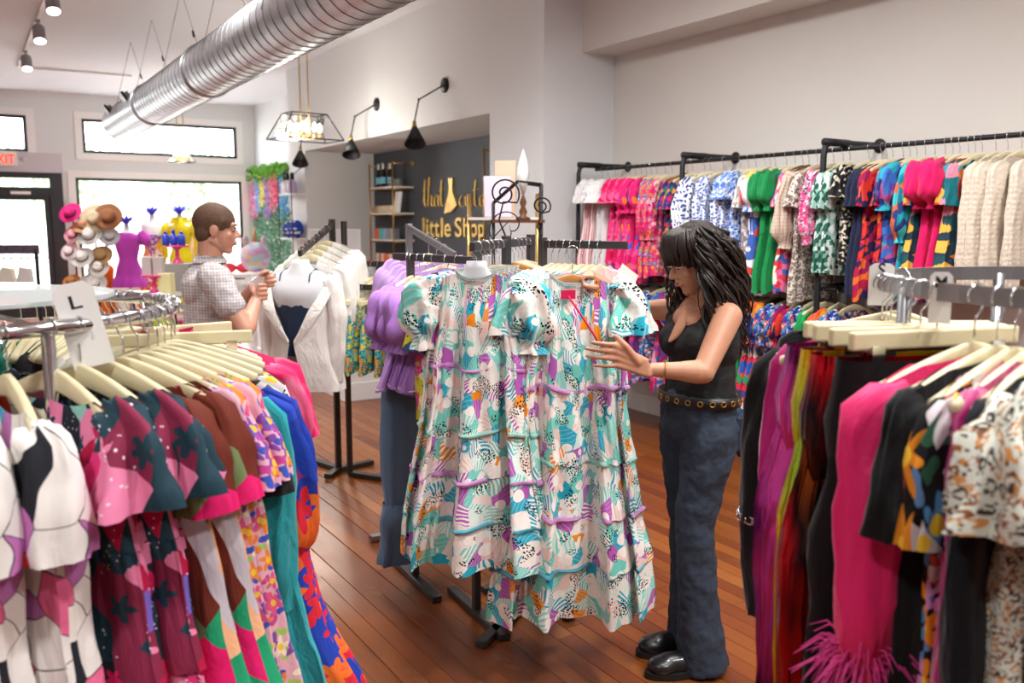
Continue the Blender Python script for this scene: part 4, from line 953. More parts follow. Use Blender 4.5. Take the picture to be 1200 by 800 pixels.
round_rack('round_rack', 'round steel clothes rack with a flat band rail in the right foreground', RC, RR_, RZ, True, STEEL, [R(60), R(150), R(240), R(330)])
f_mag = cloth('magenta_velvet', '#c01078', .6, .6); f_beige = cloth('beige_crepe', '#c9b3a6'); f_blkv = cloth('black_velvet', '#08080a', .8, .1); f_blz = cloth('black_suiting', '#0b0d11')
f_pk = cloth('fuchsia_satin', '#ec2472', .5); f_nvy = cloth('midnight_cloth', '#0e131d')
f_emb = floral('embroidered_black', '#101013', ['#e08a1e', '#4f86b8', '#d8d0d4', '#c88ac0', '#e08a1e'], ['#2d5a44', '#c8504a', '#5f86b8'], 11, .8, 6, l2=1.5)
f_leo = leopard('leopard_mint')
fo_m = foil('foil_magenta', ['#a01a90', '#f02ab8', '#5a1260', '#ff5ac8', '#b828c0']); fo_g = foil('foil_gold', ['#d8a818', '#fff03a', '#f0c820', '#b8f04a', '#fff46a']); fo_r = foil('foil_rainbow', ['#3ad87a', '#141418', '#141418', '#d01424', '#141418', '#f07a28', '#141418'])
B['Rblz'] = lambda: garment('black_blazer', 'blazer', f_blz, .72, .2, .23, t=.04, sleeve='long', sl=.58, collar=f_blz, folds=3, amp=.006, seed=2, flat=.9, **hk)
B['Rmag'] = lambda: garment('magenta_blazer', 'blazer', f_mag, .9, .165, .19, t=.03, sleeve='long', sl=.6, folds=3, amp=.006, seed=3, flat=.5, neck=(.07, .05, .02), **hk)
B['Rbei'] = lambda: garment('beige_jacket', 'jacket', f_beige, .9, .145, .17, t=.025, sleeve='long', sl=.58, folds=3, amp=.006, seed=4, flat=.45, neck=(.07, .05, .02), **hk)
B['Rfom'] = lambda: trousers('foil_trousers', 'trousers', fo_m, 1.3, .21, .125, .05, 2)
B['Rfog'] = lambda: trousers('foil_trousers', 'trousers', fo_g, 1.3, .2, .11, .04, 3)
B['Rfor'] = lambda: trousers('foil_trousers', 'trousers', fo_r, 1.3, .21, .13, .05, 4)
B['Rvel'] = lambda: trousers('velvet_trousers', 'trousers', f_blkv, 1.25, .2, .125, .05, 5)
B['Rpnk'] = lambda: garment('feather_cuff_blouse', 'blouse', f_pk, .72, .2, .21, t=.04, sleeve='long', sl=.46, collar=f_pk, folds=4, amp=.01, seed=7, flat=.9, **hk)
B['Rblk'] = lambda: garment('black_dress', 'dress', f_blz, 1.1, .2, .22, t=.03, sleeve='short', folds=4, amp=.008, seed=8, **hk)
B['Remb'] = lambda: garment('embroidered_dress', 'dress', f_emb, 1.1, .2, .23, t=.035, sleeve='short', folds=4, amp=.01, seed=9, **hk)
B['Rnvy'] = lambda: garment('navy_dress', 'dress', f_nvy, 1.1, .2, .23, t=.03, sleeve='long', sl=.6, folds=4, amp=.008, seed=10, flat=.5, **hk)
B['Rleo'] = lambda: garment('leopard_print_blouse', 'blouse', f_leo, .78, .2, .25, t=.04, sleeve='flutter', folds=5, amp=.012, seed=11, flat=.9, **hk)
RIGHT = [('Rnvy', 'midnight navy dress', 100), ('Rblk', 'plain black dress', 110), ('Rblz', 'black blazer', 134.5), ('Rmag', 'magenta velvet blazer', 139), ('Rbei', 'beige crepe jacket', 142.5), ('Rfom', 'magenta foil trousers', 147, 'clip'), ('Rfog', 'gold foil trousers', 152, 'clip'), ('Rfor', 'black and rainbow foil trousers', 157, 'clip'), ('Rvel', 'black velvet trousers', 162.5, 'clip'), ('Rpnk', 'fuchsia blouse with feather cuffs', 172.5),
         ('Rblk', 'plain black dress', 177.5), ('Remb', 'black dress with embroidered flowers', 181), ('Rmag', 'magenta velvet blazer', 184.5), ('Rnvy', 'midnight navy dress', 187), ('Rleo', 'mint leopard-print blouse', 190.5), ('Rblk', 'plain black dress', 196)]
fill_rail(RIGHT, 'the right round rack', ringpos(RC, RR_, RZ), 'garments on the right round rack')
# fuchsia feathers round the cuffs
pk = PROTO['Rpnk']; FEA = cloth('feather_pink', '#e23f94', .7)
for s in (-1, 1):
    m = MB(); e = Vector((s * .2, 0, hz(.2) - .46)); rnd = random.Random(4)
    for k in range(210):
        a = rnd.uniform(0, 2 * PI); el = rnd.uniform(-.9, .9); L = rnd.uniform(.04, .085); d = Vector((math.cos(a) * math.cos(el), math.sin(a) * math.cos(el), math.sin(el) * .7))
        p = e + Vector((.03 * math.cos(a), .03 * math.sin(a), rnd.uniform(-.03, .03))); q = p + d * L * .6; t_ = q + d * L * .5 + Vector((0, 0, -.035))
        m.tube([p, q, t_], [.0022, .0016, .0006], 4, False)
    f = m.build('feather_cuff', FEA, pk, True); f['label'] = 'fuchsia ostrich feather cuff'; f['kind'] = 'stuff'
# chain on the black blazer cuff
cb = PROTO['Rblz']
for s in (-1, 1):
    ch = MB()
    for k in range(20):
        a = 2 * PI * k / 20; c = Vector((s * .21 + .058 * math.cos(a), .05 * math.sin(a), hz(.21) - .36)); pts = [c + Vector((-math.sin(a) * .011 * math.cos(q), math.cos(a) * .011 * math.cos(q), .009 * math.sin(q))) for q in [2 * PI * j / 8 for j in range(9)]]
        ch.tube(pts, .0028, 5, False)
    ch.build('cuff_chain', CHR, cb, True)['label'] = 'silver chain around the cuff'
# size markers
def size_tag(ch, pos, ang, label, w=.05, h=.15, ring=.016, tilt=0):
    r = thing('size_divider', label, 'size divider', pos, ang, 'white size dividers on the round racks')
    r.rotation_euler = (0, tilt, ang)
    pts = [(-w / 2, -h * .62), (w / 2, -h * .62), (w / 2, h * .3), (w * .3, h * .38), (-w * .3, h * .38), (-w / 2, h * .3)]
    MB().prism(pts, -.0015, .0015, 'y').build('card', PAPER, r)
    lw_ = w * (.28 if ch != 'M' else .5); mesh_text('letter', ch, None, None, w * (.8 if ch != 'L' else .5), INK, r, Vector((0, 0, 0)), lambda q: Vector((-lw_ / 2 + q.x * lw_, -.0018 - q.z * .02, h * .08 + q.y)))
    return r
def facing(p): return math.atan2(p.y, p.x) - PI / 2
for ch, a, lab in (('L', -62, 'white size divider card marked L on the left round rack'),):
    p = Vector((LC.x + LR * math.cos(R(a)), LC.y + LR * math.sin(R(a)), LZ + .02)); size_tag(ch, p, facing(p), lab, .075, .17, tilt=R(-12))
for ch, a, lab in (('M', 163, 'white size divider card marked M on the right round rack'), ('S', 120, 'white size divider card marked S on the right round rack')):
    p = Vector((RC.x + RR_ * math.cos(R(a)), RC.y + RR_ * math.sin(R(a)), RZ)); size_tag(ch, p, facing(p), lab, .036 if ch == 'M' else .05, .09)
# ---------------------------------------------------------------- the held dress
hp = at(671, 294, 2.98); hrz = -YAW + R(4)
hd_ = place('trop3', hp, hrz, 'tropical-print tiered maxi dress held up by the dark-haired woman', None)
hh = hanger('honey', hp, hrz, 'honey wooden hanger of the dress held by the woman', None) if False else None
hang = make_hanger('honey'); hang.location = hp; hang.rotation_euler = (0, 0, hrz); hang['label'] = 'honey wooden hanger of the dress held by the dark-haired woman'
m = MB(); m.tube([(-.02, -.05, -.15), (.02, -.06, -.21), (.06, -.075, -.27), (.075, -.078, -.3)], .0035, 6); m.build('tag_cord', cloth('red_cord', '#d81f5a'), hd_, True)
MB().box((-.02, -.045, -.145), (.05, .004, .03)).build('neck_label', cloth('red_cord', '#d81f5a'), hd_)
# ---------------------------------------------------------------- people
def skin_mat(nm, a, b):
    t = NT(nm, .5); oc = t.uv.outputs['Object']; t.col(t.mix(t.noi(oc, 14, 3), a, b)); t.b.inputs['Subsurface Weight'].default_value = .12; t.b.inputs['Subsurface Radius'].default_value = (.02, .008, .004); t.bump(t.noi(oc, 220, 2), .04, .002); return t.m
def cap(m, p0, p1, r0, r1, seg=16, ring=5, sq=None):
    """tapered limb with rounded ends; sq = (axis, factor) flattens it"""
    p0, p1 = Vector(p0), Vector(p1); d = (p1 - p0); L = d.length; d = d / L if L else Vector((0, 0, 1))
    u = Vector((0, 0, 1)) if abs(d.z) < .9 else Vector((1, 0, 0)); u = (u - d * u.dot(d)).normalized(); w = d.cross(u)
    prof = [(-r0 * math.cos(PI / 2 * i / ring), r0 * math.sin(PI / 2 * i / ring)) for i in range(ring + 1)] + [(L + r1 * math.sin(PI / 2 * i / ring), r1 * math.cos(PI / 2 * i / ring)) for i in range(ring + 1)]
    rows = []
    for z, r in prof:
        row = []
        for k in range(seg):
            o = (u * math.cos(2 * PI * k / seg) + w * math.sin(2 * PI * k / seg)) * max(r, 1e-4)
            if sq: ax = Vector(sq[0]).normalized(); o = o + ax * (o.dot(ax) * (sq[1] - 1))
            row.append(p0 + d * z + o)
        rows.append(row)
    m.grid(rows, True, 1, None)
def chain(m, pts, rs):
    for a, b, r0, r1 in zip(pts, pts[1:], rs, rs[1:]): cap(m, a, b, r0, r1, 10, 3)
def blob(name, m, mt, parent, off, vox=.006, it=6, fac=.5, disp=None):
    o = m.build(name, mt, parent, True, off=off)
    r = o.modifiers.new('remesh', 'REMESH'); r.mode = 'VOXEL'; r.voxel_size = vox; r.use_smooth_shade = True
    s = o.modifiers.new('smooth', 'SMOOTH'); s.factor = fac; s.iterations = it
    if disp:
        tx = bpy.data.textures.new(name + '_folds', 'CLOUDS'); tx.noise_scale = disp[1]; tx.noise_depth = 2
        d = o.modifiers.new('folds', 'DISPLACE'); d.texture = tx; d.strength = disp[0]; d.mid_level = .5; d.texture_coords = 'LOCAL'
    return o
def basis_m(f, l, u): return Matrix((f, l, u)).transposed()
def head(m, c, hf, hl, hu, s=1.0, female=True):
    M = basis_m(hf, hl, hu)
    m.ball(c + (hu * .025 - hf * .012) * s, (.098 * s, .076 * s, .092 * s), 20, 14, M)
    m.ball(c + (hf * .028 - hu * .035) * s, (.062 * s, .062 * s, .08 * s), 18, 12, M)
    cap(m, c + (hf * .058 - hu * .098) * s, c + (hf * .05 - hu * .08) * s, .021 * s, .03 * s)
    for k in (-1, 1):
        cap(m, c + (hf * .05 - hu * .095 + hl * k * .012) * s, c + (-hf * .015 - hu * .055 + hl * k * .05) * s, .022 * s, .02 * s)
        m.ball(c + (hf * .056 - hu * .028 + hl * k * .036) * s, (.022 * s, .022 * s, .024 * s), 12, 8, M)
        m.ball(c + (-hf * .008 - hu * .01 + hl * k * .076) * s, (.02 * s, .008 * s, .032 * s), 12, 8, M)
    cap(m, c + (hf * .083 + hu * .008) * s, c + (hf * .104 - hu * .028) * s, .007 * s, .0115 * s)
    for k in (-1, 1): m.ball(c + (hf * .092 - hu * .032 + hl * k * .01) * s, .0085 * s, 10, 6)
    cap(m, c + (hf * .075 + hu * .024 - hl * .035) * s, c + (hf * .075 + hu * .024 + hl * .035) * s, .012 * s, .012 * s)
    m.ball(c + (hf * .083 - hu * .062) * s, (.014 * s, .024 * s, .012 * s), 12, 8, M)
def face_bits(root, off, c, hf, hl, hu, s, lipm, browm, lidm=None):
    M = basis_m(hf, hl, hu)
    for k in (-1, 1):
        e = c + (hf * .078 + hu * .004 + hl * k * .031) * s
        ey = MB().ball(e, (.0112 * s, .0138 * s, .0068 * s), 14, 10, M).build('eye', plain('eye_white', '#e9e4de', .3), root, True, off=off)
        if lidm: MB().ball(e + hu * .0035 * s - hf * .0004 * s, (.0122 * s, .0155 * s, .0082 * s), 14, 10, M).build('eyelid', lidm, root, True, off=off)
        MB().ball(e + hf * .0062 * s - hu * .004 * s, (.005 * s, .0058 * s, .0058 * s), 12, 8, M).build('iris', plain('dark_iris', '#2b1a10', .25), ey, True, off=off)
        MB().tube([e + (hl * k * -.014 + hf * .008 + hu * .006) * s, e + (hf * .0125 + hu * .0085) * s, e + (hl * k * .015 + hf * .006 + hu * .005) * s], .0028 * s, 6).build('eyelash', plain('lash_black', '#120d0b', .6), root, True, off=off)
        MB().tube([e + (hl * k * -.016 + hf * .012 + hu * .018) * s, e + (hl * k * .004 + hf * .013 + hu * .024) * s, e + (hl * k * .022 + hf * .003 + hu * .018) * s], [.003 * s, .0042 * s, .0018 * s], 6).build('eyebrow', browm, root, True, off=off)
    lp = MB()
    for dz, r in ((-.0585, .0042), (-.0665, .005)):
        lp.tube([c + (hl * -.021 + hf * .081 - hu * .062) * s, c + (hl * -.009 + hf * .0925 + hu * dz) * s, c + (hl * .009 + hf * .0925 + hu * dz) * s, c + (hl * .021 + hf * .081 - hu * .062) * s], [.002 * s, r * s, r * s, .002 * s], 8)
    lp.build('lips', lipm, root, True, off=off)
def hand(m, wrist, knuck, palmw, side, tips, thumb, bend, r=.0082):
    """palm from wrist to knuckles; tips: four fingertip points, thumb: (base, mid, tip)"""
    w, k = Vector(wrist), Vector(knuck); s = Vector(side).normalized(); n = len(tips); nd = (k - w).normalized().cross(s).normalized()
    for i in range(4):
        q = (i - 1.5) / 3 * palmw
        cap(m, w + s * (q * .62), k + s * q, .0135, .0105, 10, 3)
    for i, t in enumerate(tips):
        q = (i - 1.5) / 3 * palmw; b = k + s * q; t = Vector(t); mid = b.lerp(t, .5) + Vector(bend); rr = r * (.95, 1.03, 1.0, .85)[i]
        chain(m, [b, b.lerp(mid, .9), mid.lerp(t, .5) + Vector(bend) * .25, t], [rr * 1.18, rr * 1.05, rr * .95, rr * .82])
    chain(m, [Vector(p) for p in thumb], [.0145, .0115, .0095][:len(thumb)])
# ---- woman -----------------------------------------------------------------
SK = mat('woman_skin', lambda nm: skin_mat(nm, '#b67c60', '#c99678'))
DW = 3.13
wf = (-RT * math.cos(R(24)) - FH * math.sin(R(24))); wl = Vector((0, 0, 1)).cross(wf); Z = Vector((0, 0, 1)); MW = basis_m(wf, wl, Z)
base = at(812, 765, DW); base.z = 0; off = base.copy()
wo = thing('person', 'dark-haired woman in black sleeveless top and jeans holding up a printed dress', 'person', base)
pel = at(818, 490, DW); che = at(824, 402, DW); nb = at(829, 352, DW); hc = at(813, 304, DW - .01)
ls, rs = at(853, 371, DW - .15), at(806, 362, DW + .15)
le, lw = at(824, 436, DW - .27), at(766, 433, DW - .27)
re_, rw = at(757, 363, DW + .32), at(721, 339, DW + .12)
hf = (-RT * .93 - FH * .30 - Z * .36).normalized(); hl_ = Z.cross(hf).normalized(); hu = hf.cross(hl_)
m = MB(); head(m, hc, hf, hl_, hu, .98)
cap(m, nb - Z * .03, hc - hf * .025 - hu * .05, .052, .05)
cap(m, ls.lerp(rs, .12) + Z * .012, ls.lerp(rs, .88) + Z * .012, .048, .046)
cap(m, nb - Z * .02, ls + Z * .005, .045, .042); cap(m, nb - Z * .02, rs + Z * .005, .045, .042)
m.ball(che + Z * .03, (.098, .14, .16), 20, 14, MW); cap(m, che, pel, .1, .11, sq=(wl, 1.25))
m.ball(che + wf * .045 + Z * .085, (.06, .1, .06), 14, 10, MW)
cap(m, ls, le, .05, .038); cap(m, le, lw, .039, .024); cap(m, le.lerp(lw, .12), le.lerp(lw, .35), .041, .036)
cap(m, rs, re_, .05, .037); cap(m, re_, rw, .038, .024)
lknee, lank = at(814, 616, DW - .09), at(822, 750, DW - .09); rknee, rank = at(806, 612, DW + .09), at(808, 742, DW + .07)
for hip, kn, an in ((pel + wl * .085, lknee, lank), (pel - wl * .085, rknee, rank)): cap(m, hip, kn, .075, .05); cap(m, kn, an, .05, .035)
HD = DW - .285
tips = [at(694, 401, HD - .005), at(687, 408, HD), at(688, 417, HD), at(695, 428, HD)]
hand(m, at(758, 431, HD), at(722, 416, HD - .012), .072, at(722, 400, HD) - at(727, 432, HD) if False else at(727, 432, HD) - at(720, 402, HD), tips, [at(748, 424, HD - .01), at(733, 405, HD - .015), at(722, 394, HD)], -FH * .012)
# right hand closed round the hanger end
GD = 2.98
kn = at(692, 321, GD + .02)
hand(m, at(716, 335, DW + .09), kn, .062, FH * 1.0 + Z * .25, [at(684, 334, GD - .022), at(683, 336, GD - .005), at(684, 337, GD + .014), at(687, 337, GD + .03)], [at(706, 334, GD + .03), at(696, 337, GD - .02), at(686, 335, GD - .035)], Z * .016 - RT * .014)
blob('body', m, SK, wo, off, .0042, 4)
face_bits(wo, off, hc, hf, hl_, hu, .98, plain('rose_lips', '#8f3f3c', .4), plain('dark_brow', '#1c1310', .8), SK)
# top
BT = mat('black_jersey', lambda nm: (lambda t: (t.col('#121215'), t.bump(t.noi(t.vm('MULTIPLY', t.uv.outputs['Object'], (1, 1, 2)), 14, 3), .35, .012), t.m)[-1])(NT(nm, .8)))
m = MB(); m.ball(che + Z * .01, (.114, .158, .15), 22, 16, MW); cap(m, che - Z * .06, pel + Z * .075, .108, .118, sq=(wl, 1.28))
for k in (-1, 1): m.ball(che + wf * .065 + wl * k * .068 + Z * .01, (.07, .07, .072), 16, 12, MW)
for k, sh in ((1, ls), (-1, rs)):
    sp = nb.lerp(sh, .58) + Z * .014
    cap(m, sp, che + wl * k * .085 + wf * .06 + Z * .06, .03, .04); cap(m, sp, che + wl * k * .09 - wf * .06 + Z * .05, .03, .04)
m.ball(che - wf * .05 + Z * .06, (.06, .13, .09), 16, 12, MW)
for k, sh in ((1, ls), (-1, rs)): cap(m, nb.lerp(sh, .5) + Z * .012 + wf * .01, che + wf * .1 + wl * k * .035 + Z * .0, .028, .04)
blob('sleeveless_top', m, BT, wo, off, .006, 6, disp=(.01, .05))
# bare V of the neckline sits proud of the jersey
m = MB()
apex = che + wf * .146 + Z * .015; cap(m, nb + wf * .05 - Z * .045, apex, .056, .007, sq=(wl, .9))
blob('neckline', m, SK, wo, off, .005, 6)
# jeans
JN = denim('dark_denim', '#182840', '#050911')
m = MB(); m.ball(pel + Z * .0, (.122, .168, .12), 22, 16, MW); m.ball(pel - wf * .06 - Z * .05, (.09, .15, .095), 18, 12, MW); cap(m, pel + Z * .07, pel, .12, .125, sq=(wl, 1.3))
for hip, kn_, an, k in ((pel + wl * .08 - Z * .04, lknee, lank, 1), (pel - wl * .08 - Z * .04, rknee, rank, -1)):
    cap(m, hip, kn_, .102, .07); ft = Vector((an.x, an.y, .05)); cap(m, kn_, kn_.lerp(ft, .55), .07, .072); m.tube([kn_.lerp(ft, .5), kn_.lerp(ft, .75), ft + Z * .0 - wf * .01, ft - Z * .03 - wf * .014], [.07, .08, .092, .094], 22)
blob('jeans', m, JN, wo, off, .0065, 6, disp=(.022, .07))
ST = plain('copper_thread', '#8a6a44', .8)
m = MB(); pts = [pel + wl * .168 + Z * .06 + wf * .0, pel + wl * .18 - Z * .06, lknee + wl * .084 + Z * .15 - wf * .006, lknee + wl * .079, lank + wl * .082 + Z * .1, Vector((lank.x, lank.y, .06)) + wl * .1]
sm = []
for i in range(len(pts) - 1):
    for k in range(6): sm.append(pts[i].lerp(pts[i + 1], k / 6))
# belt with eyelets
bz = pel.z + .085; bc = Vector((pel.x, pel.y, bz)).lerp(Vector((che.x, che.y, bz)), .12)
rows = [[bc + wf * ((.128 + o) * math.cos(2 * PI * k / 40)) + wl * ((.163 + o) * math.sin(2 * PI * k / 40)) + Z * dz for k in range(40)] for dz, o in ((-.02, .004), (-.02, .009), (.02, .009), (.02, .004))]
bt = MB().grid(rows + [rows[0]], True, 1, None).build('belt', plain('black_leather', '#121212', .45), wo, True, off=off)
for k in range(22):
    a = 2 * PI * k / 22; c = bc + wf * (.1375 * math.cos(a)) + wl * (.1725 * math.sin(a)); nrm = (wf * math.cos(a) / .128 + wl * math.sin(a) / .163).normalized(); tg = Z.cross(nrm)
    MB().tube([c + (tg * math.cos(q) + Z * math.sin(q)) * .009 for q in [2 * PI * j / 12 for j in range(13)]], .0022, 6, False).build('eyelet', BRASS, bt, True, off=off)
# back pocket and belt loops
pk_c = pel - wf * .108 + wl * .115 - Z * .045
m = MB(); nrm = (wl * .72 - wf * .70).normalized(); tg = Z.cross(nrm)
pol = [(-.055, .07), (.055, .07), (.052, -.05), (0, -.085), (-.052, -.05)]
fr = [pk_c + nrm * .018 + tg * a + Z * b for a, b in pol]; bk = [p - nrm * .03 for p in fr]
m.add(fr + bk, [tuple(range(5)), tuple(range(9, 4, -1))] + [(i, i + 5, (i + 1) % 5 + 5, (i + 1) % 5) for i in range(5)]); bp_ = m.build('back_pocket', JN, wo, off=off, bevel=.004)
MB().tube([p + nrm * .001 for p in fr + [fr[0]]], .0018, 5, False).build('stitching', ST, bp_, off=off)
# boots
LB = plain('boot_leather', '#17171a', .35, var=.1, coat=.2)
for an in (lank, rank):
    f = Vector((an.x, an.y, 0)); m = MB(); d = (-RT * .97 - FH * .22).normalized(); l2 = Z.cross(d)
    cap(m, f + Z * .12 + d * .01, f + Z * .06, .05, .05); cap(m, f - d * .045 + Z * .048, f + d * .13 + Z * .045, .042, .042, sq=(l2, 1.0)); m.ball(f + d * .15 + Z * .042, (.06, .05, .034), 16, 12, basis_m(d, l2, Z))
    bo = blob('boot', m, LB, wo, off, .006, 5)
    so = [(f + d * (.075 + .145 * math.cos(2 * PI * k / 28)) + l2 * (.05 * math.sin(2 * PI * k / 28) * (1 + .12 * math.cos(2 * PI * k / 28)))) for k in range(28)]
    MB().grid([[p + Z * .0015 for p in so], [p + Z * .026 for p in so]], True, 1, None, 0, True, True).build('sole', plain('rubber_sole', '#0d0d0e', .7), bo, off=off)
# bracelet and ring
c = lw.lerp(le, .2); d = (lw - le).normalized(); u = Z.cross(d).normalized(); v_ = d.cross(u)
MB().tube([c + (u * math.cos(q) + v_ * math.sin(q)) * .033 - d * .004 * math.sin(q) for q in [2 * PI * j / 24 for j in range(25)]], .0022, 6, False).build('bracelet', plain('gold', '#d8b56a', .25, 1), wo, True, off=off)
tp = (at(722, 416, HD - .012) + (at(727, 432, HD) - at(720, 402, HD)).normalized() * -.012).lerp(tips[1], .35) - FH * .004
rd = (tips[1] - at(722, 416, HD)).normalized(); u = Z.cross(rd).normalized(); v_ = rd.cross(u)
MB().tube([tp + (u * math.cos(q) + v_ * math.sin(q)) * .0105 for q in [2 * PI * j / 16 for j in range(17)]], .0018, 6, False).build('finger_ring', plain('gold', '#d8b56a', .25, 1), wo, True, off=off)
# hair
def hair_mat(nm, a, b):
    t = NT(nm, .38); t.col(t.mix(t.noi(t.vm('MULTIPLY', t.co, (30, 2, 1)), 6, 3), a, b)); t.bump(t.noi(t.vm('MULTIPLY', t.co, (60, 1.5, 1)), 8, 2), .5, .004); return t.m
HM = mat('dark_brown_hair', lambda nm: hair_mat(nm, '#0e0a09', '#2c1d17'))
rnd = random.Random(11); hm = MB(); MH = basis_m(hf, hl_, hu)
hm.ball(hc - hf * .024 + hu * .034, (.104, .09, .1), 26, 18, MH)
hcen = hc - hf * .02 + hu * .03
for k in range(420):
    az = rnd.uniform(-1.8, 1.8)          # 0 = back of the head
    el = rnd.uniform(.1, 1.1)
    d = (-hf * math.cos(az) + hl_ * math.sin(az)) * math.cos(el) + hu * math.sin(el)
    p0 = hcen + Vector((0, 0, 0)) + (hf * (d.dot(hf) * .103) + hl_ * (d.dot(hl_) * .09) + hu * (d.dot(hu) * .098))
    out = (-hf * math.cos(az) + hl_ * math.sin(az)); out = Vector((out.x, out.y, 0)).normalized()
    # fall to back and shoulders
    L = rnd.uniform(.34, .5) * (1 - .2 * abs(az) / 1.8); ph = rnd.uniform(0, 6.28); amp = rnd.uniform(.012, .034)
    pts = [p0]; n = 12; p = p0 + out * .012
    side = Z.cross(out)
    for i in range(1, n + 1):
        q = i / n
        spread = out * (.02 + .04 * math.sin(q * 2.4)) - wf * (.045 * q) 
        pts.append(p0 + spread + Z * (-L * q + (.02 * math.sin(PI * q) if True else 0)) + side * (amp * math.sin(ph + q * 9)) + out * (amp * math.cos(ph + q * 9)))
    r0 = rnd.uniform(.003, .0065)
    hm.tube(pts, [r0 * (.7 + .5 * math.sin(PI * min(1, i / n + .15))) * (1 - .75 * max(0, i / n - .6) / .4) for i in range(n + 1)], 7, True, .7)
for k in range(40):                          # fringe
    a = -1.15 + 2.3 * k / 39 + rnd.uniform(-.04, .04); d = hf * math.cos(a) + hl_ * math.sin(a)
    top = hcen + hu * .092 + d * .03; mid = hcen + (hf * (d.dot(hf) * .122) + hl_ * (d.dot(hl_) * .094)) + hu * .045; low = hcen + (hf * (d.dot(hf) * .124) + hl_ * (d.dot(hl_) * .096)) - hu * (.006 + .03 * abs(a) ** 2 + rnd.uniform(0, .01))
    hm.tube([top, top.lerp(mid, .5) + d * .018 + hu * .012, mid, low], [.006, .01, .01, .003], 7, True, .7)
for k in range(16):                          # face-framing lengths
    s = 1 if k % 2 else -1; st = hcen + hl_ * (s * .088) + hf * rnd.uniform(-.03, .004) + hu * .03; L = rnd.uniform(.2, .34); ph = rnd.uniform(0, 6)
    hm.tube([st + Z * (-L * q) + hl_ * s * (.015 * math.sin(q * 3)) - hf * (.06 * q) + wf * .01 * math.sin(ph + q * 8) for q in [i / 9 for i in range(10)]], [.003 + .005 * math.sin(PI * min(1, i / 9 + .2)) * (1 - .5 * i / 9) for i in range(10)], 7, True, .8)
hm.build('hair', HM, wo, True, off=off)
# ---- man --------------------------------------------------------------------
SM = mat('man_skin', lambda nm: skin_mat(nm, '#b67f68', '#c9967e'))
DM = 4.5; gf = (RT * .93 + FH * .36).normalized(); gl = Z.cross(gf); MG = basis_m(gf, gl, Z)
mb_ = at(255, 500, DM); mb_.z = 0; moff = mb_.copy()
mn = thing('person', 'short-haired man in a plaid shirt holding a clear cup by the blazers', 'person', mb_)
mp, mc, mnb, mh = at(250, 432, DM), at(248, 352, DM), at(246, 306, DM), at(254, 268, DM)
mrs, mls = at(250, 326, DM - .19), at(252, 324, DM + .19); mre, mrw = at(287, 386, DM - .22), at(300, 352, DM - .05); mle, mlw = at(272, 372, DM + .24), at(297, 336, DM + .1)
ghf = (RT * .95 + FH * .25 - Z * .08).normalized(); ghl = Z.cross(ghf).normalized(); ghu = ghf.cross(ghl)
m = MB(); head(m, mh, ghf, ghl, ghu, 1.06, False); cap(m, mnb - Z * .03, mh - ghf * .03 - ghu * .05, .064, .062)
cap(m, mrs.lerp(mls, .12), mrs.lerp(mls, .88), .06, .06); m.ball(mc, (.11, .17, .19), 20, 14, MG); cap(m, mc, mp, .12, .13, sq=(gl, 1.25))
for a, b, c in ((mrs, mre, mrw), (mls, mle, mlw)): cap(m, a, b, .06, .048); cap(m, b, c, .048, .031); cap(m, b.lerp(c, .1), b.lerp(c, .4), .05, .043)
for k in (-1, 1): hp_ = mp + gl * k * .09; cap(m, hp_, hp_ - Z * .42, .085, .055); cap(m, hp_ - Z * .42, Vector((hp_.x, hp_.y, .1)), .055, .04)
CD = DM - .02; cupc = at(301, 334, CD)
hand(m, mrw, at(304, 342, CD - .045), .07, Z * 1.0, [at(311, 349, CD + .03), at(312, 344, CD + .035), at(312, 338, CD + .035), at(310, 333, CD + .03)], [at(301, 349, CD - .035), at(296, 341, CD - .045), at(296, 333, CD - .03)], RT * .018 - FH * .008, .0095)
hand(m, mlw, at(309, 328, DM + .06), .075, Z * 1.0 - FH * .2, [at(321, 334, DM + .04), at(323, 329, DM + .04), at(322, 324, DM + .05), at(319, 320, DM + .06)], [at(301, 328, DM + .05), at(307, 320, DM + .03), at(314, 318, DM + .03)], -FH * .01, .0095)
blob('body', m, SM, mn, moff, .0048, 4)
face_bits(mn, moff, mh, ghf, ghl, ghu, 1.06, plain('man_lips', '#a5604f', .5), plain('brown_brow', '#5a4030', .8), SM)
m = MB(); m.ball(mh - ghf * .016 + ghu * .036, (.107, .0855, .098), 26, 18, basis_m(ghf, ghl, ghu)); m.ball(mh - ghf * .05 - ghu * .02, (.06, .074, .07), 18, 12, basis_m(ghf, ghl, ghu))
for k in (-1, 1): cap(m, mh + ghl * k * .074 + ghu * .005 + ghf * .016, mh + ghl * k * .07 + ghu * .04 + ghf * .03, .006, .012)
hr = blob('hair', m, mat('brown_crop_hair', lambda nm: (lambda t: (t.col(t.mix(t.noi(t.uv.outputs['Object'], 60, 3), '#3b2619', '#6b4a33')), t.bump(t.noi(t.uv.outputs['Object'], 240, 2), .6, .004), t.m)[-1])(NT(nm, .7))), mn, moff, .006, 3)
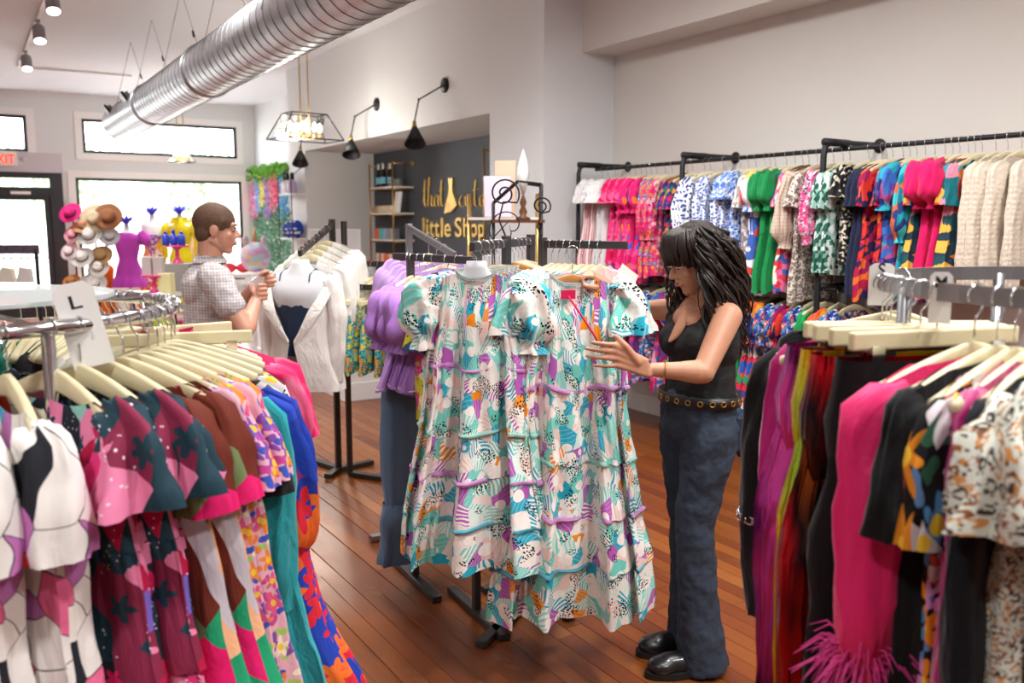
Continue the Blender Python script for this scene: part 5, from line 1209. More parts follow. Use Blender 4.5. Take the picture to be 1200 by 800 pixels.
def plaid_obj(nm):
    t = NT(nm, .85); oc = t.uv.outputs['Object']; x = t.sep(oc); u = t.ma('ADD', t.ma('MULTIPLY', x[0], RT.x + FH.x * .4), t.ma('MULTIPLY', x[1], RT.y + FH.y * .4)); c = t.mix(0, '#c9c3c2', '#c9c3c2')
    for per, o_, wd, cc, op in ((.03, 0, .3, '#7f93ab', .5), (.03, .5, .16, '#b98368', .5), (.015, .2, .14, '#5e6f88', .3), (.03, .78, .1, '#efe9e4', .6)):
        for ax in (u, x[2]): c = t.mix(t.ma('MULTIPLY', t.ma('LESS_THAN', t.ma('FRACT', t.ma('MULTIPLY_ADD', ax, 1 / per, o_ + 20)), wd), op), c, cc)
    t.col(c); t.bump(t.noi(oc, 16, 3), .5, .015); return t.m
PLM = mat('plaid_shirting', plaid_obj)
m = MB(); m.ball(mc + Z * .02, (.132, .2, .2), 24, 16, MG); cap(m, mc - Z * .02, mp - Z * .02, .138, .15, sq=(gl, 1.3)); cap(m, mrs.lerp(mls, .1) + Z * .0, mrs.lerp(mls, .9), .078, .078); m.ball(mc - gf * .05 + Z * .06, (.1, .18, .13), 18, 12, MG)
for a, b in ((mrs, mre), (mls, mle)): cap(m, a, a.lerp(b, .55), .08, .074)
cap(m, mnb - Z * .045, mnb + Z * .0, .085, .072)
blob('shirt', m, PLM, mn, moff, .0065, 5, disp=(.02, .07))
cr = [mnb + Z * .015 + (gf * .066 * math.cos(q) + gl * .07 * math.sin(q)) for q in [2 * PI * j / 20 for j in range(21)]]
MB().grid([[p - Z * .03 + (p - mnb) * .25 for p in cr], [p + Z * .012 for p in cr], [p - Z * .026 + (p - mnb) * .42 for p in cr]], False, .3, None).build('collar', PLM, mn, True, off=moff)
m = MB(); m.ball(mp - Z * .03, (.14, .18, .13), 20, 14, MG)
for k in (-1, 1): hp_ = mp + gl * k * .09 - Z * .03; cap(m, hp_, hp_ - Z * .42, .1, .075); cap(m, hp_ - Z * .42, Vector((hp_.x, hp_.y, .08)), .075, .065)
blob('trousers', m, plain('dark_trousers', '#2b2e38', .9), mn, moff, .008, 4)
for k in (-1, 1):
    f = Vector((mp.x, mp.y, 0)) + gl * k * .09; m = MB(); cap(m, f + Z * .045 - gf * .05, f + Z * .04 + gf * .14, .045, .04); blob('shoe', m, plain('brown_shoe', '#3a2a20', .5), mn, moff, .008, 3)
cu = thing('plastic_cup', 'clear plastic cup with amber drink in the man\'s hand', 'cup', cupc - Z * .06)
MB().lathe([(.029, 0), (.041, .1), (.043, .102), (.04, .101), (.028, .004)], 24, cap0=True, cap1=True).build('cup_wall', glass('clear_plastic', '#f3f4f4', .12, .12), cu, True)
MB().lathe([(.027, .004), (.031, .042)], 24).build('drink', plain('amber_drink', '#c98a2c', .2), cu, True)
# ---------------------------------------------------------------- ceiling duct, lamps, alcove
GALV = mat('galvanised_steel', lambda nm: (lambda t: (t.col(t.mix(t.noi(t.uv.outputs['Object'], 9, 4), '#a9adb4', '#d9dce0')), t.m)[-1])(NT(nm, .34, .7)))
DX, DZ, DRAD, DY0, DY1 = 1.98, 2.99, .225, 13.2, 2.0
du = thing('spiral_air_duct', 'galvanised spiral air duct hanging below the ceiling', 'air duct', (DX, DY0, DZ))
DL = DY0 - DY1
MB().grid([[Vector((DRAD * math.cos(2 * PI * k / 56), -DL * i / 12, DRAD * math.sin(2 * PI * k / 56))) for k in range(56)] for i in range(13)], True, 1.4, None).build('duct_tube', GALV, du, True)
nt_ = int(DL / .15); MB().tube([((DRAD + .0005) * math.cos(2 * PI * k / 40), -.15 * k / 40, (DRAD + .0005) * math.sin(2 * PI * k / 40)) for k in range(nt_ * 40)], .0035, 6, ref=(0, 1, 0)).build('spiral_seam', plain('seam_steel', '#6d7076', .4, .7), du, True)
MB().lathe([(DRAD, 0), (DRAD * .96, .02), (.0, .022)], 40, (0, 0, 0), Matrix.Rotation(-PI / 2, 3, 'X'), False, False).build('end_cap', GALV, du)
for yy in (-2.4, -5.0): MB().lathe([(DRAD + .003, -.02), (DRAD + .016, -.012), (DRAD + .016, .012), (DRAD + .003, .02)], 40, (0, yy, 0), Matrix.Rotation(-PI / 2, 3, 'X'), False, False).build('joint_band', GALV, du, True)
for yy in (-.55, -1.9):
    g = MB().box((-DRAD * .82, yy, DRAD * .42), (.05, .3, .16), M=Matrix.Rotation(R(-35), 3, 'Y')).build('air_grille', STEEL, du); MB().box((-DRAD * .95, yy - .17, DRAD * .3), (.03, .02, .22), M=Matrix.Rotation(R(-35), 3, 'Y')).build('damper_lever', BLK, g)
for yy in (-1.2, -2.6, -4.1, -5.8, -7.4):
    top = (0, yy, H - DZ)
    for s in (-1, 1):
        w_ = MB().tube([top, (s * (DRAD + .002), yy, .02)], .0022, 5).build('hanging_wire', BLK, du)
    MB().tube([(.09, yy, .51), (.1, yy, .45)], .01, 6).build('wire_clamp', BLK, du)
def pendant(loc, s, label, rod, bulbs=True):
    r = thing('lantern_pendant', label, 'pendant lamp', loc, R(8)); m = MB(); t_, b_ = .17 * s, .33 * s; h_ = .28 * s
    T = [Vector((x * t_ * 1.25, y * t_ * .7, h_)) for x, y in ((-1, -1), (1, -1), (1, 1), (-1, 1))]; Bt = [Vector((x * b_ * 1.1, y * b_ * .65, 0)) for x, y in ((-1, -1), (1, -1), (1, 1), (-1, 1))]
    for i in range(4): m.tube([T[i], T[(i + 1) % 4]], .007, 6); m.tube([Bt[i], Bt[(i + 1) % 4]], .007, 6); m.tube([T[i], Bt[i]], .007, 6)
    m.build('frame', BLK, r, True)
    for i in range(4): MB().add([T[i], T[(i + 1) % 4], Bt[(i + 1) % 4], Bt[i]], [(0, 1, 2, 3)]).build('glass_panel', glass('lantern_glass', '#ffffff', .1), r)
    for x in (-.05, .05): MB().tube([(x, 0, h_ * .1), (x, 0, rod)], .008, 8).build('rod', BRASS, r, True)
    MB().box((0, 0, .02), (.42 * s, .04, .02)).box((0, 0, .021), (.04, .2 * s, .018)).build('bulb_tray', BRASS, r); MB().lathe([(.09, rod - .03), (.09, rod)], 20).build('canopy', BRASS, r)
    for i, (x, y) in enumerate(((-.18, 0), (-.07, -.08), (.07, -.08), (.18, 0), (-.07, .08), (.07, .08))):
        MB().tube([(x * s, y * s, .03), (x * s, y * s, .09)], .014, 8).build('candle_sleeve', BRASS, r, True); MB().lathe([(.012, .09), (.026, .125), (.022, .16), (.004, .19)], 12, (x * s, y * s, 0)).build('bulb', glow('warm_bulb', '#fff0d0', 9), r, True)
    ld = bpy.data.lights.new('pendant_light', 'POINT'); ld.energy = 60; ld.shadow_soft_size = .15; ld.color = (1, .93, .82); lo = bpy.data.objects.new('pendant_light', ld); COL.objects.link(lo); lo.parent = r; lo.location = (0, 0, -.05)
    return r
p = onY(358, 164, 9.6); pendant(p, 1.0, 'black-framed glass lantern pendant on two brass rods over the counter', H - p.z)
p = onY(213, 190, 14.6); pendant(p, .5, 'small glass lantern pendant in front of the shop window', H - p.z)
def sconce(y, z, label, side=-1):
    r = thing('swing_arm_sconce', label, 'wall lamp', (XA, y, z), 0, 'black cone wall lamps above the alcove')
    MB().lathe([(.075, 0), (.075, .018), (.02, .026)], 24, (0, 0, 0), Matrix.Rotation(-PI / 2, 3, 'Y')).build('wall_plate', BLK, r, True)
    e1 = Vector((-.2, .2, -.13)); e2 = Vector((-.24, .23, -.35))
    MB().tube([(-.02, 0, 0), e1], .008, 8).tube([e1, e2], .008, 8).ball(e1, .014, 10, 6).ball(e2, .014, 10, 6).build('arm', BLK, r, True)
    M = Matrix.Rotation(R(-24), 3, 'X') @ Matrix.Rotation(R(10), 3, 'Y')
    MB().lathe([(.02, 0), (.024, -.07)], 16, e2, M).build('brass_neck', BRASS, r, True)
    MB().lathe([(.026, -.065), (.11, -.26), (.106, -.258), (.022, -.07)], 24, e2, M, False, False).build('cone_shade', BLK, r, True)
    return r
for i, (px, py, wh) in enumerate(((522, 101, 'nearest'), (442, 122, 'middle'), (378, 138, 'farthest'))):
    p = onX(px, py, XA); sconce(p.y, 3.02, 'black cone wall lamp over the alcove, %s of three' % wh)
# brass wall shelf
def shelf_unit(y0, y1, name, label, zs_, ztop, zbot):
    r = thing(name, label, 'shelf', (5.0, y0, 0)); o0 = Vector((5.0, y0, 0))
    for y in (y0, y1):
        MB().tube([(5.0, y, zbot), (5.0, y, ztop)], .013, 8).build('post', BRASS, r, True, off=o0)
        for z in (ztop,) + tuple(zs_): MB().tube([(5.0, y, z - .025), (XB, y, z - .025)], .011, 8).build('bracket', BRASS, r, True, off=o0)
        MB().lathe([(.04, 0), (.04, .02)], 16, (XB - .02, y, ztop - .025), Matrix.Rotation(PI / 2, 3, 'Y')).build('wall_flange', BRASS, r, True, off=o0)
    for z in zs_: MB().box((5.15, (y0 + y1) / 2, z), (.3, abs(y1 - y0) + .06, .025)).build('shelf_board', plain('white_oak', '#e8e2da', .5), r, off=o0)
    return r
SZ = [2.13, 1.775, 1.41, 1.07]
shelf_unit(10.93, 11.71, 'brass_wall_shelf', 'brass pipe wall shelf with bottles, mugs and boxes in the alcove', SZ, 2.47, .95)
shelf_unit(7.5, 8.5, 'brass_wall_shelf', 'brass pipe wall shelf at the right of the alcove', SZ, 2.47, .95)
BOT = plain('dark_bottle', '#10201a', .15, coat=.5); LBL = plain('blue_label', '#7fc4dc', .6); FOI = plain('white_foil', '#e8e8ea', .4)
for i, (y, x) in enumerate(((11.62, 5.1), (11.42, 5.08), (11.36, 5.16))):
    b = thing('wine_bottle', 'dark wine bottle with pale blue label, %s from the left on brass shelf' % ORD[i], 'bottle', (x, y, SZ[0] + .0125), 0, 'wine bottles on the brass shelf')
    MB().lathe([(.038, 0), (.04, .01), (.04, .19), (.015, .25), (.0145, .27)], 18).build('glass_body', BOT, b, True); MB().lathe([(.0405, .05), (.0405, .14)], 18, cap0=False, cap1=False).build('label', LBL, b, True); MB().lathe([(.0155, .25), (.0165, .255), (.0165, .33), (.0, .332)], 14).build('foil', FOI, b, True)
GLS = glass('drinking_glass', '#f2f6f8', .2, .12)
for i in range(5):
    tag(MB().lathe([(.03, 0), (.036, .1), (.033, .1), (.027, .006)], 18, (5.1 + .06 * (i % 2), 11.22 - i * .06, SZ[0] + .0125)).build('drinking_glass', GLS, None, True), 'clear drinking glass on the brass shelf, %s from the bottles' % ORD[i], 'glass', 'glasses on the brass shelf')
def mug(loc, m1, label):
    r = thing('mug', label, 'mug', loc, R(180), 'mugs on the brass shelf'); MB().lathe([(.04, 0), (.042, .1), (.038, .1), (.036, .008)], 20).build('cup', m1, r, True)
    MB().tube([(.04 + .028 * math.sin(q), 0, .05 + .032 * math.cos(q)) for q in [PI * j / 8 for j in range(9)]], .006, 6).build('handle', m1, r, True)
gm = stripes('gold_stripe_mug', '#e9e4da', '#c9a24a', .02, 0, .4)
for i, y in enumerate((11.64, 11.53, 11.4, 11.28, 11.17)): mug((5.08, y, SZ[1] + .0125), plain('gold_mug', '#c39a4c', .3, .7) if i == 0 else gm, ('gold' if i == 0 else 'white and gold striped') + ' mug on the brass shelf, %s from the left' % ORD[i])
tag(MB().box((5.1, 10.99, SZ[1] + .155), (.03, .16, .28), M=Matrix.Rotation(R(8), 3, 'Y')).build('boxed_card', PAPER, bevel=.003), 'white boxed card leaning at the end of the mug shelf', 'box')
bc_ = ['#e06a4a', '#e8734c', '#5cc0c4', '#62c4c8', '#8fb8dc', '#9a9ca4', '#8d8f98', '#a2a4ac', '#90929a']
for i, hx in enumerate(bc_): tag(MB().box((5.08, 11.65 - i * .078, SZ[2] + .0125 + .075), (.07, .066, .15)).build('gift_box', plain('gift_' + hx[1:], hx, .6), bevel=.004), 'small %s gift box on third brass shelf, %s from the left' % (('coral', 'coral', 'teal', 'teal', 'pale blue', 'grey', 'grey', 'grey', 'grey')[i], ORD[i]), 'box', 'boxes on the third brass shelf')
oc_ = ['#d8d2cc', '#e8744a', '#e2dcd6', '#e06a3a', '#e87a4c', '#dcd6d0', '#e2622e', '#e87a4c']
for i, hx in enumerate(oc_): tag(MB().lathe([(.034, 0), (.036, .01), (.036, .13), (.03, .14), (.0, .141)], 16, (5.08, 11.63 - i * .09, SZ[3] + .0125)).build('candle_jar', plain('jar_' + hx[1:], hx, .5), None, True), '%s candle jar on the bottom brass shelf, %s from the left' % ('pale' if hx in ('#d8d2cc', '#e2dcd6', '#dcd6d0') else 'orange', ORD[i]), 'jar', 'jars on the bottom brass shelf')
# shop sign
GOLD = mat('gold_leaf', lambda nm: (lambda t: (t.col(t.mix(t.noi(t.uv.outputs['Object'], 9, 3), '#b98a3a', '#f0d27e')), t.m)[-1])(NT(nm, .35, .6)))
sg = thing('shop_sign', 'gold script and block lettering with a dress emblem on the charcoal wall', 'sign', (XB, 9.8, 1.3)); so = Vector((XB, 9.8, 1.3)); SX = XB - .012
def SP(px, py): p = onX(px, py, XB); return p
def crom(pts, n=7):
    out = []
    P = [Vector((*p, 0)) for p in pts]; P = [P[0] * 2 - P[1]] + P + [P[-1] * 2 - P[-2]]
    for i in range(1, len(P) - 2):
        for k in range(n):
            t = k / n; a, b, c, d = P[i - 1:i + 3]
            out.append(.5 * ((2 * b) + (c - a) * t + (2 * a - 5 * b + 4 * c - d) * t * t + (3 * b - a - 3 * c + d) * t ** 3))
    out.append(P[-2]); return out
GLY = {'t': [[(-.1, .3), (.1, 1.2), (.26, 2.2), (.2, 2.3), (.14, 1.2), (.16, .25), (.3, 0), (.5, .25)], [(-.12, 1.45), (.45, 1.6)]],
       'h': [[(-.05, .3), (.2, 1.6), (.26, 2.5), (.16, 2.5), (.1, 1.4), (.08, 0), (.14, .6), (.34, 1.05), (.46, .8), (.44, .25), (.54, 0), (.72, .25)]],
       'a': [[(.5, .85), (.3, 1.05), (.08, .6), (.14, .05), (.34, .1), (.5, .7), (.52, 1.0), (.48, .4), (.56, .02), (.74, .25)]],
       'c': [[(.44, .8), (.3, 1.02), (.06, .55), (.16, .02), (.36, .05), (.52, .3)]],
       'u': [[(-.02, .5), (.08, 1.0), (.04, .4), (.16, .02), (.36, .3), (.46, 1.0), (.42, .35), (.54, .02), (.7, .3)]],
       'e': [[(-.02, .3), (.3, .6), (.3, .98), (.12, .9), (.06, .4), (.2, .02), (.48, .3)]]}
def script(s, x0, x1, yb, yx):
    wds = {'t': .5, 'h': .68, 'a': .68, 'c': .5, 'u': .68, 'e': .5}; tot = sum(wds[c] for c in s); x = 0
    for ch in s:
        m = MB()
        for st in GLY[ch]:
            pts = crom(st); P = [SP(lerp(x0, x1, (x + q.x) / tot), lerp(yb, yx, q.y)) for q in pts]
            P = [Vector((SX, q.y, q.z)) for q in P]
            rs = []
            for i in range(len(P)):
                d = P[min(i + 1, len(P) - 1)] - P[max(0, i - 1)]; rs.append(.004 + (.012 if d.z < 0 else 0) * min(1, abs(d.z) / (d.length + 1e-6)))
            rs = [sum(rs[max(0, i - 2):i + 3]) / len(rs[max(0, i - 2):i + 3]) for i in range(len(rs))]
            m.tube(P, rs, 8)
        m.build('script_letter', GOLD, sg, True, off=so); x += wds[ch]
script('that', 497, 522, 242, 229); script('cute', 539, 570, 242, 229)
pol = [(527.5, 208), (529.5, 209.5), (532.5, 208), (532, 219), (532.3, 225), (537.5, 240), (531, 248), (522.5, 250), (525, 238), (528, 226), (528.4, 219)]
P = [SP(*q) for q in pol]; MB().prism([(q.y, q.z) for q in P], XB - .03, XB, 'x').build('dress_emblem', GOLD, sg, off=so)
for s, a, b in (('l', 497, 499.6), ('i', 501.5, 504), ('t', 505, 510.6), ('t', 511.2, 516.8), ('l', 518.6, 521.2), ('e', 522.5, 530), ('S', 535, 543), ('h', 545, 551.6), ('o', 553, 561), ('p', 562.5, 569.5)):
    pa_, pb_ = SP(a, 277), SP(b, 277); zt = SP((a + b) / 2, 254).z
    mesh_text('block_letter', s, None, None, (zt - pa_.z) / .73, GOLD, sg, so, lambda q: Vector((XB - .012 + q.z * .6, lerp(pa_.y, pb_.y, q.x), lerp(pa_.z, pb_.z, q.x) + q.y)))
# sales counter with computer
cn = thing('sales_counter', 'white panelled sales counter behind the clothes racks', 'counter', (2.95, 7.55, 0)); co_ = Vector((2.95, 7.55, 0))
sbox('body', (2.95, 7.55, 0), (3.6, 10.4, 1.02), WHITE, 0, cn).location = -co_
sbox('counter_top', (2.9, 7.5, 1.02), (3.65, 10.45, 1.06), plain('pale_stone', '#dcd8d2', .3), .005, cn).location = -co_
sbox('plinth', (2.93, 7.532, 0), (3.62, 10.42, .17), TRIMW, .004, cn).location = -co_
pc = at(394, 330, 8.4); pc.z = 1.06; im = thing('desktop_computer', 'white-backed desktop computer on the sales counter', 'computer', pc, -YAW + R(20))
MB().box((0, 0, .33), (.5, .02, .4)).build('screen_back', plain('silver_white', '#e6e8ea', .35), im, bevel=.008); MB().prism([(.0, .16), (.09, .0), (.1, .0), (.012, .18)], -.06, .06, 'x').build('stand', STEEL, im); MB().box((0, .03, .004), (.18, .18, .008)).build('stand_foot', STEEL, im)
MB().lathe([(.02, 0), (.012, .006)], 14, (0, .0101, .4), Matrix.Rotation(-PI / 2, 3, 'X')).build('logo_disc', plain('dark_grey_logo', '#4a4a4c', .4), im)
pc = Vector((3.3, 7.75, 1.06))
bt_ = thing('hand_sanitiser_bottle', 'clear pump bottle with red cap on the counter end', 'bottle', pc); MB().lathe([(.04, 0), (.045, .02), (.045, .17), (.02, .21)], 16).build('bottle_body', glass('clear_bottle', '#f0f2f4', .2, .3), bt_, True); MB().lathe([(.02, .21), (.02, .245), (.0, .25)], 12).build('cap', plain('red_cap', '#c03038', .5), bt_, True)
# etagere with lamp, right of the alcove
E0 = at(606, 300, 5.9); ex, ey = E0.x, E0.y
et = thing('iron_etagere', 'black iron display stand with wooden shelves beside the alcove pier', 'shelf', (ex, ey, 0), -YAW); 
for x in (-.16, .16):
    for y in (-.14, .14): MB().tube([(x, y, 0), (x, y, 1.78 if x < 0 else 1.9)], .009, 8).build('post', BLK, et, True)
for s in (-.14, .14): MB().tube([(-.16, s, 1.78), (0, s, 1.92), (.16, s, 1.9)], .008, 8).build('top_scroll', BLK, et, True)
for z in (.5, 1.1, 1.66): MB().box((0, 0, z), (.36, .32, .02)).build('shelf_board', DARKW if z > 1.5 else plain('pale_board', '#d9cdb8', .6), et)
lp_ = at(613, 252, 5.9); lp_.z = 1.67
la = thing('spike_ornament', 'white teardrop ornament on a turned brown wooden stand', 'ornament', lp_); MB().lathe([(.05, 0), (.05, .012), (.02, .025), (.028, .055), (.014, .085), (.024, .115), (.012, .15), (.008, .17)], 18).build('turned_stand', DARKW, la, True); MB().lathe([(.008, .165), (.034, .25), (.042, .31), (.03, .38), (.0, .47)], 18).build('teardrop', plain('glossy_white', '#f4f3f2', .25), la, True)
def box_on(px, py, D, z, dims, col, name, label, cat, rz=0, tilt=0):
    p = at(px, py, D); p.z = z + dims[2] / 2
    return tag(MB().box(p, dims, M=Matrix.Rotation(-YAW + rz, 3, 'Z') @ Matrix.Rotation(tilt, 3, 'X')).build(name, plain('paint_' + col[1:], col, .6), bevel=.003), label, cat)
st2 = thing('display_shelf', 'white display shelf with gifts in front of the alcove pier', 'shelf', at(590, 400, 6.5) * 1, -YAW); st2.location.z = 0
for x in (-.25, .25):
    for y in (-.13, .13): MB().tube([(x, y, 0), (x, y, 1.86)], .01, 8).build('post', BRASS, st2, True)
for z in (.35, .8, 1.2, 1.68): MB().box((0, 0, z), (.52, .3, .02)).build('shelf_board', plain('white_oak', '#e8e2da', .5), st2)
box_on(583, 240, 6.5, 1.69, (.2, .03, .3), '#e3d3e6', 'greeting_card_box', 'lilac boxed card on the white display shelf', 'box', R(12), R(-8))
box_on(592, 210, 6.6, 1.69, (.16, .02, .42), '#d9b9a0', 'framed_print', 'small tan framed print on the white display shelf', 'picture', R(-10), R(-6))
box_on(578, 280, 6.5, 1.21, (.16, .14, .2), '#e4e6ea', 'gift_box', 'pale grey gift box on the white display shelf', 'box'); box_on(596, 282, 6.5, 1.21, (.14, .12, .3), '#cfd6dc', 'gift_box', 'blue-grey gift box on the white display shelf', 'box')
for i, px in enumerate((617, 624)): box_on(px, 290, 5.9, 1.11, (.07, .05, .22), '#e07b2a', 'orange_carton', '%s of two orange cartons on the iron display stand' % ('left' if i == 0 else 'right'), 'box')
box_on(608, 300, 5.9, 1.11, (.05, .05, .16), '#d9d4cc', 'white_carton', 'white carton beside the orange cartons on the iron stand', 'box')
# ---------------------------------------------------------------- flower garlands and wall shelf
gr_ = [('#f29ac0', 297), ('#9fc4ee', 302), ('#f4ec7a', 308), ('#b89ad8', 313), ('#f0a0b8', 319), ('#f47a9c', 325), ('#6ab4e0', 331)]
LEAF = plain('garland_leaf', '#6fae3c', .7); LEAF2 = plain('sage_leaf', '#6d9a80', .7)
def leaf_cluster(m, rnd, fx, n, size):
    for _ in range(n):
        p = fx(rnd); d = Vector((rnd.uniform(-1, 1), rnd.uniform(-1, 1), rnd.uniform(-1, .6))).normalized(); s = d.cross(Vector((rnd.uniform(-1, 1), rnd.uniform(-1, 1), .3))).normalized(); L = size * rnd.uniform(.6, 1.2)
        m.add([p, p + d * L * .5 + s * L * .3, p + d * L, p + d * L * .5 - s * L * .3], [(0, 1, 2, 3)])
for i, (hx, px) in enumerate(gr_):
    p = onX(px, 200, XR - .1); y0 = max(13.1, p.y); rnd = random.Random(i); zt, zb = 2.62, 1.75 + .12 * (i % 3)
    g = thing('flower_garland', '%s hanging flower garland, %s from the shop window' % (('pink', 'pale blue', 'yellow', 'violet', 'peach pink', 'rose', 'sky blue')[i], ORD[i]), 'garland', (XR - .1, y0, zt), 0, 'flower garlands on the side wall')
    m = MB(); leaf_cluster(m, rnd, lambda r: Vector((r.uniform(-.06, .06), r.uniform(-.1, .1), r.uniform(zb - zt, -.1))), 420, .06); m.build('petals', plain('petal_' + hx[1:], hx, .7), g)['kind'] = 'stuff'
    m = MB(); leaf_cluster(m, rnd, lambda r: Vector((r.uniform(-.08, .08), r.uniform(-.14, .14), r.uniform(-.18, .08))), 160, .08); m.build('leaves', LEAF, g)['kind'] = 'stuff'
    m = MB(); leaf_cluster(m, rnd, lambda r: Vector((r.uniform(.02, .08), r.uniform(-.14, .14), r.uniform(.75 - zt, zb - zt + .1))), 420, .07); m.build('trailing_leaves', LEAF2, g)['kind'] = 'stuff'
ws_ = thing('wire_wall_shelf', 'thin black wire shelf with toiletries at the far pier', 'shelf', (XA, 12.5, 0)); yy0, yy1 = 12.3, 12.9
for z in (2.06, 1.42):
    MB().box((-.1, .1, z), (.2, .62, .02)).build('shelf_board', WHITE, ws_)
for y in (-.2, .4):
    MB().tube([(-.2, y, 1.2), (-.2, y, 2.3), (-.02, y, 2.45)], .007, 6).build('wire_side', BLK, ws_, True)
WSB = [(-.12, .3, 2.07, '#e9e4ec', 'white lotion bottle at the left of the wire shelf'), (-.12, .2, 2.07, '#f0eef2', 'second white lotion bottle on the wire shelf'), (-.12, -.02, 2.07, '#b9a4cc', 'lilac bottle with black top on the wire shelf')]
for x, y, z, hx, lb in WSB:
    b = thing('lotion_bottle', lb, 'bottle', (XA + x, 12.5 + y, z)); MB().lathe([(.06, 0), (.065, .02), (.065, .16), (.025, .2)], 16).build('bottle_body', plain('lot_' + hx[1:], hx, .4), b, True); MB().lathe([(.03, .2), (.03, .28), (.012, .3)], 12).build('cap', BLK, b, True)
for i, y in enumerate((.28, .05, -.1)):
    tag(MB().ball((XA - .1, 12.5 + y, 1.43 + (.13 if i else .12)), (.09, .12, .12 if i == 0 else .13), 14, 10).build('cobalt_pouch', patch('cobalt_print', [('#2448b8', 3), ('#e6e8f0', 1), ('#1c3aa0', 2)], 12, .04, 8), None, True), 'cobalt blue patterned pouch on the wire shelf, %s from the window' % ORD[i], 'pouch', 'cobalt pouches on the wire shelf')
# ---------------------------------------------------------------- shop-front displays
def hat(loc, col, label, brim=.19, crown=.09, ch=.11, tilt=(0, 0), band=None, name='sun_hat'):
    r = thing(name, label, 'hat', loc, 0, 'hats on the hat stand'); r.rotation_euler = (tilt[0], tilt[1], -YAW)
    hm_ = plain('straw_' + col[1:], col, .85, bump=.3, bsc=120)
    pr = [(0, ch * .93), (crown * .45, ch), (crown * .8, ch * .93), (crown * .95, ch * .5), (crown, .012), (crown * 1.3, .002), (brim * .8, -.004), (brim, .014), (brim * .99, .01), (brim * .8, -.01), (crown * 1.2, -.006)]
    MB().lathe([(max(a, .0005), b) for a, b in pr], 30, cap0=False, cap1=False).build('felt_shape', hm_, r, True)
    MB().lathe([(crown * 1.01, .012), (crown * .985, .04)], 30, cap0=False, cap1=False).build('hat_band', plain('band_' + (band or '#4a3a30')[1:], band or '#4a3a30', .7), r, True)
HDp = 12.4
hs = at(106, 340, HDp); hs.z = 0; st = thing('hat_stand', 'slim black hat stand holding hats near the shop door', 'hat stand', hs, -YAW)
for x in (-.18, .12): MB().tube([(x, 0, .02), (x, 0, 1.75)], .014, 8).build('pole', BLK, st, True)
for k, (x, z) in enumerate([(-.18, 1.7), (.12, 1.72), (-.18, 1.4), (.12, 1.42), (-.18, 1.1), (.12, 1.12), (.12, .85)]): MB().tube([(x, 0, z), (x, -.12, z + .05)], .007, 6).build('peg', BLK, st, True)
MB().box((-.03, 0, .012), (.5, .36, .024)).build('base', BLK, st)
HT = [(83, 247, '#d81f7c', 'hot pink brimmed hat at the top left of the stand', .16, (1.0, -.1)), (111, 253, '#d9c7a6', 'wide pale straw hat facing out at the stand top', .2, (1.25, .25)), (127, 251, '#a06a48', 'brown felt hat tipped at the stand top right', .19, (1.2, .6)), (99, 262, '#c98f6a', 'tan hat peeking out behind the pale straw hat', .17, (.6, 0)), (86, 272, '#f0a9b8', 'soft pink hat on the left of the stand', .13, (1.1, -.2)), (105, 273, '#dcdad8', 'pale grey cowboy hat in the stand middle', .17, (1.0, 0)), (128, 274, '#c9ccd2', 'silver grey hat with dark band at the right', .14, (1.0, .7)),
      (82, 292, '#f3dfe2', 'blush hat low on the left of the stand', .13, (1.1, -.3)), (97, 299, '#dfdcda', 'white-grey hat low on the stand', .17, (.9, 0)), (118, 297, '#b08a5c', 'tan straw hat with dark band low on the stand', .17, (.9, .1)), (116, 310, '#f1efec', 'white hat below the tan straw hat', .15, (1.2, 0)), (84, 327, '#b5733c', 'rust brown hat at the bottom left', .12, (.8, 0)), (109, 330, '#e2dfdc', 'pale grey hat at the bottom of the stand', .19, (.9, .2))]
for i, (px, py, hx, lb, br, tl) in enumerate(HT): hat(at(px, py + 3, HDp - .15 - .03 * (i % 3)), hx, lb, br, br * .5, br * .58, tl)
def mannequin(px, ytop, D, label, dm, mkind, neckm=WHITE, hat_c=None):
    p = at(px, ytop, D); zt = p.z; p.z = 0; r = thing('mannequin', label, 'mannequin', p, -YAW + R(15))
    pr = [(.0, zt), (.035, zt - .01), (.045, zt - .08), (.06, zt - .12), (.17, zt - .16), (.19, zt - .2), (.165, zt - .32), (.165, zt - .38), (.125, zt - .55), (.165, zt - .72), (.15, zt - .85)]
    MB().grid([[Vector((rr * math.cos(2 * PI * k / 24), rr * .62 * math.sin(2 * PI * k / 24), z)) for k in range(24)] for rr, z in pr], True, 1, None).build('torso', neckm, r, True)
    MB().tube([(0, 0, .02), (0, 0, zt - .8)], .015, 8).build('pole', STEEL, r, True); MB().lathe([(.16, 0), (.16, .015), (.03, .03)], 24).build('base', STEEL, r, True)
    return r, zt
